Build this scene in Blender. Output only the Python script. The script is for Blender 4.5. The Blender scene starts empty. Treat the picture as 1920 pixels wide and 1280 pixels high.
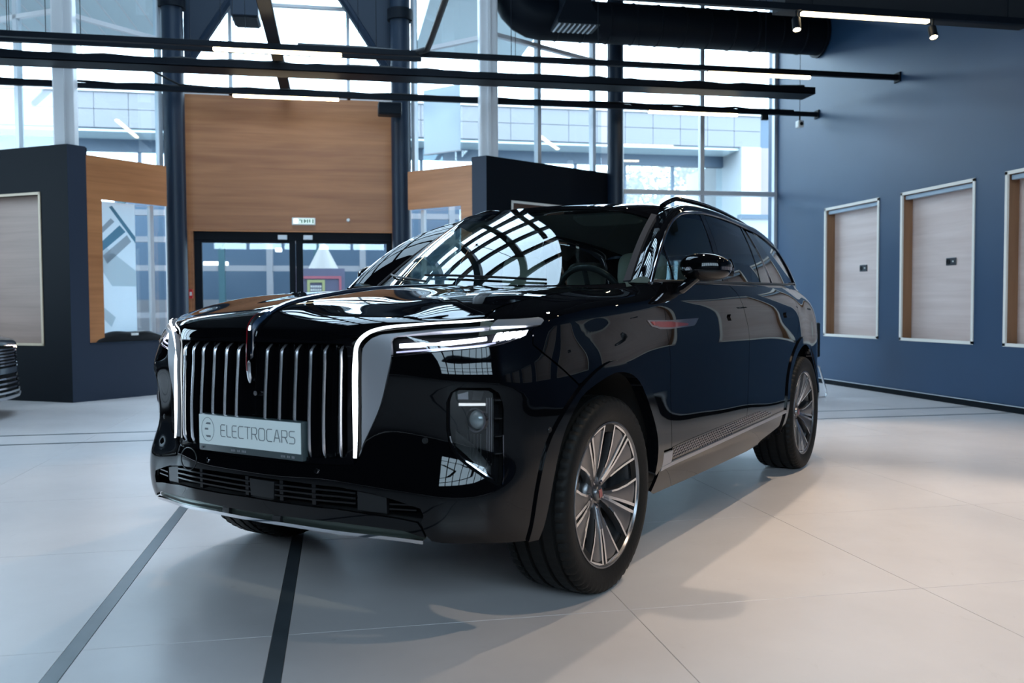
import bpy, bmesh, math, random
import numpy as np
from mathutils import Vector, Matrix
from mathutils.geometry import delaunay_2d_cdt

random.seed(7)
SC = bpy.context.scene
COL = SC.collection
PI = math.pi

# ------------------------------------------------------------------ camera
CAMZ = 1.1297
def make_camera():
    yaw = math.radians(90 - 11.042); pitch = math.radians(2.2385); roll = math.radians(-0.3037)
    fwd = Vector((math.cos(yaw)*math.cos(pitch), math.sin(yaw)*math.cos(pitch), -math.sin(pitch)))
    right = Vector((math.sin(yaw), -math.cos(yaw), 0)); up = right.cross(fwd)
    r2 = right*math.cos(roll) + up*math.sin(roll); u2 = -right*math.sin(roll) + up*math.cos(roll)
    cd = bpy.data.cameras.new('camera'); cam = bpy.data.objects.new('camera', cd); COL.objects.link(cam)
    cam.matrix_world = Matrix(((r2.x, u2.x, -fwd.x, 0), (r2.y, u2.y, -fwd.y, 0), (r2.z, u2.z, -fwd.z, CAMZ), (0, 0, 0, 1)))
    cd.sensor_width = 36; cd.lens = 1665.43/1920*36
    cd.clip_start = 0.05; cd.clip_end = 300
    cd.dof.use_dof = True; cd.dof.focus_distance = 4.3; cd.dof.aperture_fstop = 3.2
    SC.camera = cam
make_camera()

# ------------------------------------------------------------------ world and exposure
w = bpy.data.worlds.new('world'); SC.world = w; w.use_nodes = True
bg = w.node_tree.nodes['Background']; bg.inputs[0].default_value = (0.70, 0.85, 1.0, 1); bg.inputs[1].default_value = 7.0
SC.view_settings.view_transform = 'Standard'; SC.view_settings.look = 'None'
SC.view_settings.gamma = 1; SC.view_settings.use_curve_mapping = False
SC.view_settings.exposure = 0.58

def area_light(name, loc, rot, sx, sy, power, col, portal=False, spread=None):
    l = bpy.data.lights.new(name, 'AREA'); l.shape = 'RECTANGLE'; l.size = sx; l.size_y = sy
    l.energy = power; l.color = col
    if portal: l.cycles.is_portal = True
    if spread: l.spread = spread
    o = bpy.data.objects.new(name, l); o.location = loc; o.rotation_euler = rot; COL.objects.link(o); return o
# sampling portals for the sky light: roof glazing, facade glazing
area_light('sky_portal_roof', (-.6, 8.7, 7.0), (0, 0, 0), 3.8, 7.4, 1, (1, 1, 1), True)
area_light('sky_portal_side', (-9.2, 9.4, 2.95), (0, -PI/2, 0), 4.4, 5.1, 1, (1, 1, 1), True)
area_light('sky_portal_back', (.5, -6.2, 4.9), (PI/2, 0, 0), 9.6, 3.4, 1, (1, 1, 1), True)
area_light('sky_portal_facade', (5.5, 13.4, 3.0), (-PI/2, 0, 0), 2.8, 5.6, 1, (1, 1, 1), True)
area_light('sky_portal_entrance', (-0.62, 13.5, 3.2), (-PI/2, 0, 0), 2.8, 6.0, 1, (1, 1, 1), True)

# ------------------------------------------------------------------ helpers: materials
MATS = {}
def nodes_of(name):
    m = bpy.data.materials.new(name); m.use_nodes = True
    nt = m.node_tree; b = nt.nodes['Principled BSDF']; MATS[name] = m
    return m, nt, b
def mat(name, col, rough=0.5, metal=0.0, coat=0.0, spec=0.5, emit=None, estr=0.0, bump=0.0, bscale=200, var=0.0, vscale=3.0, coat_rough=0.02):
    m, nt, b = nodes_of(name)
    b.inputs['Base Color'].default_value = (*col, 1); b.inputs['Roughness'].default_value = rough
    b.inputs['Metallic'].default_value = metal; b.inputs['Coat Weight'].default_value = coat
    b.inputs['Coat Roughness'].default_value = coat_rough
    b.inputs['Specular IOR Level'].default_value = spec
    if emit: b.inputs['Emission Color'].default_value = (*emit, 1); b.inputs['Emission Strength'].default_value = estr
    if bump or var:
        tc = nt.nodes.new('ShaderNodeTexCoord')
    if bump:
        n = nt.nodes.new('ShaderNodeTexNoise'); n.inputs['Scale'].default_value = bscale; n.inputs['Detail'].default_value = 3
        nt.links.new(tc.outputs['Object'], n.inputs['Vector'])
        bp = nt.nodes.new('ShaderNodeBump'); bp.inputs['Strength'].default_value = bump; bp.inputs['Distance'].default_value = 0.002
        nt.links.new(n.outputs[0], bp.inputs['Height']); nt.links.new(bp.outputs[0], b.inputs['Normal'])
    if var:
        n = nt.nodes.new('ShaderNodeTexNoise'); n.inputs['Scale'].default_value = vscale; n.inputs['Detail'].default_value = 6
        nt.links.new(tc.outputs['Object'], n.inputs['Vector'])
        mx = nt.nodes.new('ShaderNodeMixRGB'); mx.inputs[1].default_value = (*[c*(1-var) for c in col], 1); mx.inputs[2].default_value = (*[min(1, c*(1+var)) for c in col], 1)
        nt.links.new(n.outputs[0], mx.inputs[0]); nt.links.new(mx.outputs[0], b.inputs['Base Color'])
    return m
def wood_mat(name, dark, light, axis, rough=0.42, scale=1.0, rot=0.0):
    # fine grain stretched along one axis (0 x, 1 y, 2 z), banded with noise
    m, nt, b = nodes_of(name)
    tc0 = nt.nodes.new('ShaderNodeTexCoord'); tc = nt.nodes.new('ShaderNodeMapping'); tc.inputs['Rotation'].default_value = (0, 0, math.radians(rot)); nt.links.new(tc0.outputs['Object'], tc.inputs[0]); mp = nt.nodes.new('ShaderNodeMapping')
    s = [14.0*scale]*3; s[axis] = 0.55*scale
    mp.inputs['Scale'].default_value = s
    nt.links.new(tc.outputs[0], mp.inputs[0])
    n = nt.nodes.new('ShaderNodeTexNoise'); n.inputs['Scale'].default_value = 1.0; n.inputs['Detail'].default_value = 9; n.inputs['Roughness'].default_value = 0.62; n.inputs['Distortion'].default_value = 0.5
    nt.links.new(mp.outputs[0], n.inputs['Vector'])
    mp2 = nt.nodes.new('ShaderNodeMapping'); s2 = [2.6*scale]*3; s2[axis] = 0.35*scale; mp2.inputs['Scale'].default_value = s2
    nt.links.new(tc.outputs[0], mp2.inputs[0])
    n2 = nt.nodes.new('ShaderNodeTexNoise'); n2.inputs['Scale'].default_value = 1.0; n2.inputs['Detail'].default_value = 3; n2.inputs['Distortion'].default_value = 1.2
    nt.links.new(mp2.outputs[0], n2.inputs['Vector'])
    ad = nt.nodes.new('ShaderNodeMath'); ad.operation = 'ADD'
    nt.links.new(n.outputs[0], ad.inputs[0]); nt.links.new(n2.outputs[0], ad.inputs[1])
    hf = nt.nodes.new('ShaderNodeMath'); hf.operation = 'MULTIPLY'; hf.inputs[1].default_value = 0.5; nt.links.new(ad.outputs[0], hf.inputs[0])
    r = nt.nodes.new('ShaderNodeValToRGB'); r.color_ramp.elements[0].position = 0.36; r.color_ramp.elements[1].position = 0.64
    r.color_ramp.elements[0].color = (*dark, 1); r.color_ramp.elements[1].color = (*light, 1)
    nt.links.new(hf.outputs[0], r.inputs[0]); nt.links.new(r.outputs[0], b.inputs['Base Color'])
    b.inputs['Roughness'].default_value = rough
    return m
def glass_mat(name, tint, refl=1.0, rough=0.0, ior=1.5):
    # thin architectural / car glass: tinted see-through plus fresnel reflection
    m = bpy.data.materials.new(name); m.use_nodes = True; nt = m.node_tree; nt.nodes.clear(); MATS[name] = m
    out = nt.nodes.new('ShaderNodeOutputMaterial'); mix = nt.nodes.new('ShaderNodeMixShader')
    t = nt.nodes.new('ShaderNodeBsdfTransparent'); t.inputs[0].default_value = (*tint, 1)
    g = nt.nodes.new('ShaderNodeBsdfGlossy'); g.inputs['Roughness'].default_value = rough; g.inputs['Color'].default_value = (1, 1, 1, 1)
    # explicit Schlick on |cos| so it also works on back faces
    ge = nt.nodes.new('ShaderNodeNewGeometry')
    dp = nt.nodes.new('ShaderNodeVectorMath'); dp.operation = 'DOT_PRODUCT'
    nt.links.new(ge.outputs['Normal'], dp.inputs[0]); nt.links.new(ge.outputs['Incoming'], dp.inputs[1])
    ab = nt.nodes.new('ShaderNodeMath'); ab.operation = 'ABSOLUTE'; nt.links.new(dp.outputs['Value'], ab.inputs[0])
    om = nt.nodes.new('ShaderNodeMath'); om.operation = 'SUBTRACT'; om.inputs[0].default_value = 1.0; nt.links.new(ab.outputs[0], om.inputs[1])
    pw = nt.nodes.new('ShaderNodeMath'); pw.operation = 'POWER'; pw.inputs[1].default_value = 5; nt.links.new(om.outputs[0], pw.inputs[0])
    r0 = 2*((ior-1)/(ior+1))**2
    ma = nt.nodes.new('ShaderNodeMath'); ma.operation = 'MULTIPLY_ADD'; ma.inputs[1].default_value = (1-r0)*refl; ma.inputs[2].default_value = r0*refl
    nt.links.new(pw.outputs[0], ma.inputs[0]); nt.links.new(ma.outputs[0], mix.inputs[0])
    nt.links.new(t.outputs[0], mix.inputs[1]); nt.links.new(g.outputs[0], mix.inputs[2]); nt.links.new(mix.outputs[0], out.inputs[0])
    return m

# ------------------------------------------------------------------ helpers: meshes
class MB:
    def __init__(s): s.v = []; s.f = []
    def add(s, vs, fs):
        o = len(s.v); s.v += [tuple(map(float, v)) for v in vs]; s.f += [tuple(i+o for i in f) for f in fs]; return s
    def box(s, x0, x1, y0, y1, z0, z1):
        return s.add([(x0,y0,z0),(x1,y0,z0),(x1,y1,z0),(x0,y1,z0),(x0,y0,z1),(x1,y0,z1),(x1,y1,z1),(x0,y1,z1)],
                     [(0,3,2,1),(4,5,6,7),(0,1,5,4),(1,2,6,5),(2,3,7,6),(3,0,4,7)])
    def obox(s, p, d, L, n0, n1, z0, z1):
        # box standing on plan line from p along unit d for L, spanning n0..n1 along left normal
        d = Vector((d[0], d[1])); n = Vector((-d.y, d.x)); p = Vector((p[0], p[1]))
        c = [p+n*n0, p+d*L+n*n0, p+d*L+n*n1, p+n*n1]
        if n1 < n0: c = c[::-1]
        return s.add([(q.x,q.y,z0) for q in c]+[(q.x,q.y,z1) for q in c], [(0,3,2,1),(4,5,6,7),(0,1,5,4),(1,2,6,5),(2,3,7,6),(3,0,4,7)])
    def tube(s, pts, r, n=12, caps=True, flat=1.0, closed=False):
        pts = [Vector(p) for p in pts]; rr = r if hasattr(r, '__len__') else [r]*len(pts); o = len(s.v); N = len(pts)
        up = None
        for i, p in enumerate(pts):
            if closed: t = (pts[(i+1)%N]-pts[i-1]).normalized()
            else: t = (pts[min(i+1, N-1)]-pts[max(i-1, 0)]).normalized()
            if up is None:
                up = Vector((0,0,1)) if abs(t.z) < 0.9 else Vector((1,0,0))
            b = t.cross(up).normalized(); up = b.cross(t).normalized()
            for k in range(n):
                a = 2*PI*k/n; q = p + b*math.cos(a)*rr[i] + up*math.sin(a)*rr[i]*flat; s.v.append(tuple(q))
        for i in range(N if closed else N-1):
            j = (i+1) % N
            for k in range(n):
                k2 = (k+1)%n; s.f.append((o+i*n+k, o+i*n+k2, o+j*n+k2, o+j*n+k))
        if caps and not closed:
            s.f.append(tuple(o+k for k in reversed(range(n)))); s.f.append(tuple(o+(N-1)*n+k for k in range(n)))
        return s
    def lathe(s, prof, c, ax, n=48, closed=True):
        # prof: (r, h) pairs about axis ax through c
        ax = Vector(ax).normalized(); a = Vector((0,0,1)) if abs(ax.z) < 0.9 else Vector((1,0,0)); u = ax.cross(a).normalized(); v = ax.cross(u); c = Vector(c); o = len(s.v); m = len(prof)
        for k in range(n):
            t = 2*PI*k/n; d = u*math.cos(t)+v*math.sin(t)
            for r, h in prof: s.v.append(tuple(c+d*r+ax*h))
        for k in range(n):
            k2 = (k+1)%n
            for i in range(m-1 if not closed else m):
                j = (i+1)%m; s.f.append((o+k*m+i, o+k*m+j, o+k2*m+j, o+k2*m+i))
        return s
    def prism(s, poly, fn, t0, t1):
        # poly 2D list, fn(u, v, t) -> 3D
        n = len(poly); o = len(s.v)
        for t in (t0, t1): s.v += [tuple(fn(u, v, t)) for u, v in poly]
        s.f.append(tuple(o+k for k in reversed(range(n)))); s.f.append(tuple(o+n+k for k in range(n)))
        for k in range(n): k2 = (k+1)%n; s.f.append((o+k, o+k2, o+n+k2, o+n+k))
        return s
    def mesh(s, name, smooth=False, bevel=0.0, recalc=True, angle=40):
        me = bpy.data.meshes.new(name); me.from_pydata(s.v, [], s.f)
        if recalc or bevel:
            bm = bmesh.new(); bm.from_mesh(me)
            if recalc: bmesh.ops.recalc_face_normals(bm, faces=bm.faces)
            if bevel:
                es = [e for e in bm.edges if len(e.link_faces) == 2 and e.calc_face_angle(0) > math.radians(30)]
                bmesh.ops.bevel(bm, geom=es, offset=bevel, segments=2, profile=0.5, affect='EDGES', clamp_overlap=True)
            bm.to_mesh(me); bm.free()
        if smooth:
            me.polygons.foreach_set('use_smooth', [True]*len(me.polygons))
            me.set_sharp_from_angle(angle=math.radians(angle))
        return me
def link(name, me, m, parent=None, label=None, cat=None, group=None, kind=None, loc=None, rel=True):
    o = bpy.data.objects.new(name, me); COL.objects.link(o)
    if me is not None and m is not None and not me.materials: me.materials.append(MATS[m] if isinstance(m, str) else m)
    if loc is not None: o.location = loc
    if parent is not None:
        o.parent = parent
        if rel and loc is None:
            L = Vector((0,0,0)); q = parent
            while q: L += q.location; q = q.parent
            o.location = -L
    tag(o, label, cat, group, kind); return o
def tag(o, label=None, cat=None, group=None, kind=None):
    if label: o['label'] = label
    if cat: o['category'] = cat
    if group: o['group'] = group
    if kind: o['kind'] = kind
def empty(name, loc, label=None, cat=None, group=None, kind=None, rz=0):
    o = bpy.data.objects.new(name, None); o.location = loc; o.rotation_euler = (0,0,rz); o.empty_display_size = .1; COL.objects.link(o); tag(o, label, cat, group, kind); return o
def text_mesh(s, size, depth, font_bold=0.0, spacing=1.0):
    cu = bpy.data.curves.new('lettering', 'FONT'); cu.body = s; cu.size = size; cu.extrude = depth; cu.offset = font_bold; cu.space_character = spacing
    cu.align_x = 'CENTER'; cu.align_y = 'CENTER'; cu.resolution_u = 3
    o = bpy.data.objects.new('lettering_tmp', cu); COL.objects.link(o)
    bpy.context.view_layer.update()
    me = bpy.data.meshes.new_from_object(o.evaluated_get(bpy.context.evaluated_depsgraph_get()))
    bpy.data.objects.remove(o); bpy.data.curves.remove(cu)
    return me
# ------------------------------------------------------------------ room materials
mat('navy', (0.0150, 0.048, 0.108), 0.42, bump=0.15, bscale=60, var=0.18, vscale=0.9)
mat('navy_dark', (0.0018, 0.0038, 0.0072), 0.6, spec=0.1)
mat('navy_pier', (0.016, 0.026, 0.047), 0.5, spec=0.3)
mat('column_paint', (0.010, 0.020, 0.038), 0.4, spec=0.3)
mat('black_steel', (0.005, 0.0075, 0.012), 0.5, spec=0.10)
mat('ceiling_black', (0.010, 0.012, 0.016), 0.8)
mat('alu', (0.55, 0.58, 0.62), 0.4, 0.3)
mat('alu_white', (0.62, 0.62, 0.64), 0.45)
mat('frame_white', (0.78, 0.74, 0.68), 0.45)
mat('kerb_beige', (0.52, 0.40, 0.28), 0.5)
wood_mat('wood_portal', (0.265, 0.096, 0.034), (0.43, 0.180, 0.070), 0)
wood_mat('wood_wing_left', (0.33, 0.120, 0.040), (0.52, 0.212, 0.076), 0, rot=-45)
wood_mat('wood_wing_right', (0.33, 0.120, 0.040), (0.52, 0.212, 0.076), 0, rot=45)
wood_mat('wood_wing', (0.33, 0.120, 0.040), (0.52, 0.212, 0.076), 0)
wood_mat('wood_kiosk_left', (0.20, 0.114, 0.080), (0.29, 0.172, 0.128), 0, rot=-148.7)
wood_mat('wood_kiosk_right', (0.20, 0.114, 0.080), (0.29, 0.172, 0.128), 0, rot=-31.26)

wood_mat('wood_niche', (0.58, 0.455, 0.42), (0.72, 0.595, 0.56), 1, 0.45)
wood_mat('wood_jamb', (0.20, 0.095, 0.045), (0.32, 0.165, 0.085), 2, 0.45)
glass_mat('window_glass', (0.90, 0.96, 0.98), 0.8)
glass_mat('roof_glass', (0.86, 0.93, 0.97), 0.5)
mat('led_warm', (1, 0.9, 0.7), 0.5, emit=(1.0, 0.80, 0.50), estr=9.0)
mat('blind_grey', (0.36, 0.46, 0.56), 0.5)  # pale blue-grey of the niche blind rails, does not glow
mat('lamp_warm', (1, 0.9, 0.7), 0.5, emit=(1.0, 0.78, 0.48), estr=60.0)
mat('white_plastic', (0.75, 0.76, 0.74), 0.4)
mat('black_plastic', (0.008, 0.009, 0.011), 0.45, spec=0.15)
mat('socket_black', (0.02, 0.025, 0.035), 0.35)
mat('chrome', (0.75, 0.76, 0.78), 0.08, 1.0)
mat('grout', (0.30, 0.27, 0.255), 0.8)
mat('strip_metal', (0.10, 0.12, 0.14), 0.30, 0.35, var=0.25, vscale=8)
def tile_mat():
    m, nt, b = nodes_of('tile')
    tc = nt.nodes.new('ShaderNodeNewGeometry')
    n = nt.nodes.new('ShaderNodeTexNoise'); n.inputs['Scale'].default_value = 0.9; n.inputs['Detail'].default_value = 8; n.inputs['Roughness'].default_value = 0.6
    nt.links.new(tc.outputs['Position'], n.inputs['Vector'])
    r = nt.nodes.new('ShaderNodeValToRGB'); r.color_ramp.elements[0].position = 0.3; r.color_ramp.elements[1].position = 0.7
    r.color_ramp.elements[0].color = (0.545, 0.505, 0.505, 1); r.color_ramp.elements[1].color = (0.65, 0.605, 0.605, 1)
    nt.links.new(n.outputs[0], r.inputs[0])
    # scuffs: fine dark smudges
    n2 = nt.nodes.new('ShaderNodeTexNoise'); n2.inputs['Scale'].default_value = 5; n2.inputs['Detail'].default_value = 10; n2.inputs['Roughness'].default_value = 0.75; n2.inputs['Distortion'].default_value = 1.5
    nt.links.new(tc.outputs['Position'], n2.inputs['Vector'])
    r2 = nt.nodes.new('ShaderNodeValToRGB'); r2.color_ramp.elements[0].position = 0.62; r2.color_ramp.elements[1].position = 0.78
    r2.color_ramp.elements[0].color = (1,1,1,1); r2.color_ramp.elements[1].color = (0.80,0.78,0.76,1)
    nt.links.new(n2.outputs[0], r2.inputs[0])
    mx = nt.nodes.new('ShaderNodeMixRGB'); mx.blend_type = 'MULTIPLY'; mx.inputs[0].default_value = 1
    nt.links.new(r.outputs[0], mx.inputs[1]); nt.links.new(r2.outputs[0], mx.inputs[2])
    nt.links.new(mx.outputs[0], b.inputs['Base Color'])
    rr = nt.nodes.new('ShaderNodeMapRange'); rr.inputs[3].default_value = 0.22; rr.inputs[4].default_value = 0.40
    nt.links.new(n2.outputs[0], rr.inputs[0]); nt.links.new(rr.outputs[0], b.inputs['Roughness'])
    b.inputs['Specular IOR Level'].default_value = 0.45
tile_mat()

def paper_mat():
    m = bpy.data.materials.new('paper'); m.use_nodes = True; nt = m.node_tree; nt.nodes.clear(); MATS['paper'] = m
    out = nt.nodes.new('ShaderNodeOutputMaterial'); mx = nt.nodes.new('ShaderNodeMixShader'); mx.inputs[0].default_value = .5
    d = nt.nodes.new('ShaderNodeBsdfDiffuse'); d.inputs[0].default_value = (.80, .86, .90, 1); t = nt.nodes.new('ShaderNodeBsdfTranslucent'); t.inputs[0].default_value = (.80, .86, .90, 1)
    nt.links.new(d.outputs[0], mx.inputs[1]); nt.links.new(t.outputs[0], mx.inputs[2]); nt.links.new(mx.outputs[0], out.inputs[0])
# ------------------------------------------------------------------ floor of large tiles with inlaid metal strips
floor = link('floor', MB().box(-9, 9, -6, 15, -0.10, -0.004).mesh('floor'), 'grout', kind='structure')
xs = [-8.4, -7.15, -5.9, -4.65, -3.40, -2.15, -0.905, -0.85, -0.238, -0.185, 1.05, 2.27, 3.50, 4.74, 5.98, 6.90]
ys = [-5.63, -4.38, -3.13, -1.885, -0.63, 0.62, 1.87, 3.125, 4.385, 5.64, 6.90, 8.02, 8.07, 8.60, 8.65, 9.88, 11.12, 12.36, 13.6, 14.8]
tile_cache = {}
for i in range(len(xs)-1):
    for j in range(len(ys)-1):
        w_, d_ = xs[i+1]-xs[i], ys[j+1]-ys[j]
        strip = min(w_, d_) < 0.1
        if strip: continue
        key = (round(w_, 3), round(d_, 3))
        if key not in tile_cache:
            g = 0.0012
            tile_cache[key] = MB().box(g, w_-g, g, d_-g, -0.012, 0.0).mesh('floor_tile', bevel=0.0008)
        link('floor_tile', tile_cache[key], 'tile', floor, loc=(xs[i], ys[j], 0))
for a, b_ in ((-0.905, -0.85), (-0.238, -0.185)):
    link('metal_strip', MB().box(a+.001, b_-.001, -5.6, 14.8, -0.012, 0.0005).mesh('metal_strip'), 'strip_metal', floor)
for a, b_ in ((8.02, 8.07), (8.60, 8.65)):
    for k in range(len(xs)-1):
        if xs[k+1]-xs[k] < .1: continue
        link('metal_strip', MB().box(xs[k]+.001, xs[k+1]-.001, a+.001, b_-.001, -0.012, 0.0004).mesh('metal_strip'), 'strip_metal', floor)

# ------------------------------------------------------------------ right wall with wooden niches
WX = 6.88
niches = [(8.65-1.765*k, 9.955-1.765*k) for k in range(-1, 8)]
NZ0, NZ1 = 0.69, 2.51
mb = MB(); edges = [13.15] + [v for n in niches for v in (n[1], n[0])] + [-6.0]
mb.box(WX, WX+.45, -6, 13.45, 0, NZ0); mb.box(WX, WX+.45, -6, 13.45, NZ1, 7.2)
for k in range(0, len(edges), 2): mb.box(WX, WX+.45, edges[k+1], edges[k] if k else 13.45, NZ0, NZ1)
wall_r = link('wall_right', mb.mesh('wall_right'), 'navy', kind='structure')
for k, (y0, y1) in enumerate(niches):
    link('niche_panel', MB().box(WX+.15, WX+.19, y0, y1, NZ0, NZ1).mesh('niche_panel'), 'wood_niche', wall_r)
    link('niche_jamb', MB().box(WX+.012, WX+.15, y1-.012, y1, NZ0, NZ1).mesh('niche_jamb'), 'wood_jamb', wall_r)
    link('niche_jamb', MB().box(WX+.012, WX+.15, y0, y0+.012, NZ0, NZ1).mesh('niche_jamb'), 'wood_jamb', wall_r)
    link('niche_shelf', MB().box(WX+.012, WX+.15, y0+.012, y1-.012, NZ0, NZ0+.012).mesh('niche_shelf'), 'wood_jamb', wall_r)
    link('niche_head', MB().box(WX+.012, WX+.15, y0+.012, y1-.012, NZ1-.012, NZ1).mesh('niche_head'), 'wood_jamb', wall_r)
    f = MB(); t = .030
    f.box(WX-.012, WX+.012, y0-.005, y1+.005, NZ1-t, NZ1+.005); f.box(WX-.012, WX+.012, y0-.005, y1+.005, NZ0-.005, NZ0+t)
    f.box(WX-.012, WX+.012, y0-.005, y0+t, NZ0, NZ1); f.box(WX-.012, WX+.012, y1-t, y1+.005, NZ0, NZ1)
    link('niche_frame', f.mesh('niche_frame'), 'frame_white', wall_r)
    link('blind_rail', MB().box(WX+.03, WX+.085, y0+.035, y1-.035, NZ1-.085, NZ1-.035).mesh('blind_rail', bevel=.008), 'blind_grey', wall_r)
    if 0 <= k <= 4 or k == -1:
        words = ['at the left end of the row', 'second from the left in the row']
        yc = (y0+y1)/2 - .085; zc = 1.63
        t_ = empty('wall_socket', (WX+.15, yc, zc), None, 'socket', 'sockets in the wall niches')
        t_['label'] = ['small black double socket inside the niche by the window', 'small black double socket inside the middle niche', 'black double socket inside the niche cut by the right edge', 'black double socket in the niche behind the camera side', 'black double socket in the last niche'][min(max(k, 0), 4)]
        link('plate', MB().box(WX+.138, WX+.15, yc-.085, yc+.085, zc-.045, zc+.045).mesh('plate', bevel=.006), 'socket_black', t_)
        link('socket', MB().lathe([(.028, 0), (.028, .006), (.020, .006), (.018, .001), (0, .001)], (WX+.138, yc+.042, zc), (-1,0,0), 24, False).mesh('socket', True), 'black_plastic', t_)
        link('port', MB().box(WX+.134, WX+.14, yc-.052, yc-.03, zc-.008, zc+.008).mesh('port'), 'white_plastic', t_)
link('baseboard_right', MB().box(WX-.02, WX, -6, 13.15, 0, .075).mesh('baseboard_right'), 'navy_dark', kind='structure')
link('trim_1', MB().box(WX-.026, WX-.02, -6, 13.15, .066, .075).mesh('trim_1'), 'alu', kind='structure')

# ------------------------------------------------------------------ faceted entrance facade (mirrored about the entrance axis)
XS = -0.62
def mir(x, s): return x if s < 0 else 2*XS - x
S2 = 1/math.sqrt(2)
def facade_side(s):
    side = 'left' if s < 0 else 'right'
    A = (mir(-3.155, s), 11.495)
    dk = (-.855, .519) if s < 0 else (.855, .519)       # kiosk front runs away from the entrance
    dw = (S2, S2) if s < 0 else (-S2, S2)                # wing runs towards the entrance
    nk = 1 if s > 0 else -1                              # sign so that +n points outdoors
    nw = 1 if s < 0 else -1
    L = 3.4 if s < 0 else 2.42
    a0, a1 = .435, min(.435+1.30, L-.05)
    k = MB()
    k.obox(A, dk, L, 0, nk*.30, 0, .69); k.obox(A, dk, L, 0, nk*.30, 2.545, 3.10)
    k.obox(A, dk, a0, 0, nk*.30, .69, 2.545)
    p1 = (A[0]+dk[0]*a1, A[1]+dk[1]*a1); k.obox(p1, dk, L-a1, 0, nk*.30, .69, 2.545)
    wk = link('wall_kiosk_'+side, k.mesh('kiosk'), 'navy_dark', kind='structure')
    def on(d, t, n, sg): return (A[0]+d[0]*t-d[1]*n*sg, A[1]+d[1]*t+d[0]*n*sg)
    link('niche_panel', MB().obox(on(dk, a0, .22, nk), dk, a1-a0, 0, nk*.03, .69, 2.545).mesh('niche_panel'), 'wood_kiosk_'+side, wk)
    f = MB(); t = .03; q = on(dk, a0, -.012, nk); e = a1-a0
    f.obox(q, dk, e, 0, nk*.03, .685, .685+t); f.obox(q, dk, e, 0, nk*.03, 2.55-t, 2.55)
    f.obox(q, dk, t, 0, nk*.03, .685, 2.55); f.obox(on(dk, a1-t, -.012, nk), dk, t, 0, nk*.03, .685, 2.55)
    link('niche_frame', f.mesh('niche_frame'), 'frame_white' if s > 0 else 'kerb_beige', wk)
    # wing: pier, low wall, wooden surround, glazing behind it
    w_ = MB(); w_.obox(A, dw, .235, 0, nw*.30, 0, 3.10); w_.obox(on(dw, .235, 0, nw), dw, 1.13, 0, nw*.30, 0, .70)
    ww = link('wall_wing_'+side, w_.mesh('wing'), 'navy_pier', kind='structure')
    link('sill', MB().obox(on(dw, .235, -.01, nw), dw, 1.13, 0, nw*.31, .70, .715).mesh('sill'), 'column_paint', ww)
    link('lintel', MB().obox(on(dw, .235, .03, nw), dw, 1.13, 0, nw*.04, 2.485, 3.01).mesh('lintel'), 'wood_wing_'+side, ww)
    link('jamb', MB().obox(on(dw, .235, .03, nw), dw, .21, 0, nw*.04, .715, 2.485).mesh('jamb'), 'wood_wing_'+side, ww)
    # lower window of the wing
    wn = empty('window_1' if s < 0 else 'window_2', (*on(dw, .6, .2, nw), .715), kind='structure')
    link('pane', MB().obox(on(dw, .44, .22, nw), dw, 1.0, 0, nw*.01, .72, 2.49).mesh('pane'), 'window_glass', wn)
    link('mullion', MB().obox(on(dw, 1.22, .19, nw), dw, .05, 0, nw*.06, .72, 2.49).mesh('mullion'), 'alu', wn)
    # upper glazing on wing and kiosk with the broad white corner post
    wu = empty('window_3' if s < 0 else 'window_4', (*on(dw, .6, .2, nw), 3.0), kind='structure')
    link('pane', MB().obox(on(dw, .18, .28, nw), dw, 1.5, 0, nw*.01, 3.0, 6.6).mesh('pane'), 'window_glass', wu)
    cp = on(dw, .0, .30, nw); 
    link('corner_post', MB().box(cp[0]-.115+.12*(s<0)-.0, cp[0]+.115-.12*(s>0)+.12*(s<0)*0, cp[1]-.12, cp[1]+.12, 3.0, 6.8).mesh('corner_post', bevel=.02) if 0 else MB().box(cp[0]-.12+(.15 if s<0 else -.15), cp[0]+.12+(.15 if s<0 else -.15), cp[1]-.1, cp[1]+.1, 3.0, 6.8).mesh('corner_post', bevel=.02), 'alu_white', wu)
    link('post_groove', MB().box(cp[0]-.02+(.15 if s<0 else -.15), cp[0]+.02+(.15 if s<0 else -.15), cp[1]-.125, cp[1]-.09, 3.0, 6.8).mesh('post_groove'), 'alu_white', wu)
    for t in (1.42,):
        link('mullion', MB().obox(on(dw, t, .25, nw), dw, .06, 0, nw*.08, 3.0, 6.6).mesh('mullion'), 'alu', wu)
    for z in (4.70, 6.5):
        link('transom', MB().obox(on(dw, .2, .25, nw), dw, 1.3, 0, nw*.07, z, z+.055).mesh('transom'), 'alu_white', wu)
    wk2 = empty('window_5' if s < 0 else 'window_6', (*on(dk, .6, .2, nk), 3.1), kind='structure')
    link('pane', MB().obox(on(dk, .1, .26, nk), dk, L, 0, nk*.01, 3.1, 6.6).mesh('pane'), 'window_glass', wk2)
    for t in ((1.16, 2.3) if s > 0 else (1.02, 2.2, 3.3)):
        link('mullion', MB().obox(on(dk, t, .23, nk), dk, .065, 0, nk*.08, 3.1, 6.6).mesh('mullion'), 'alu', wk2)
    for z in (4.76,):
        link('transom', MB().obox(on(dk, .12, .23, nk), dk, L-.1, 0, nk*.07, z, z+.055).mesh('transom'), 'alu_white', wk2)
    # round column at the inner end of the wing with its flared head
    cx_ = mir(-2.14, s) ; cy_ = 12.72
    c = empty('round_column', (cx_, cy_, 0), 'dark navy round steel column at the %s side of the entrance doors' % side, 'column', 'steel columns along the facade')
    link('shaft', MB().lathe([(0,0),(.138,0),(.138,6.8),(0,6.8)], (cx_, cy_, 0), (0,0,1), 32, False).mesh('shaft', True), 'column_paint', c)
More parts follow.
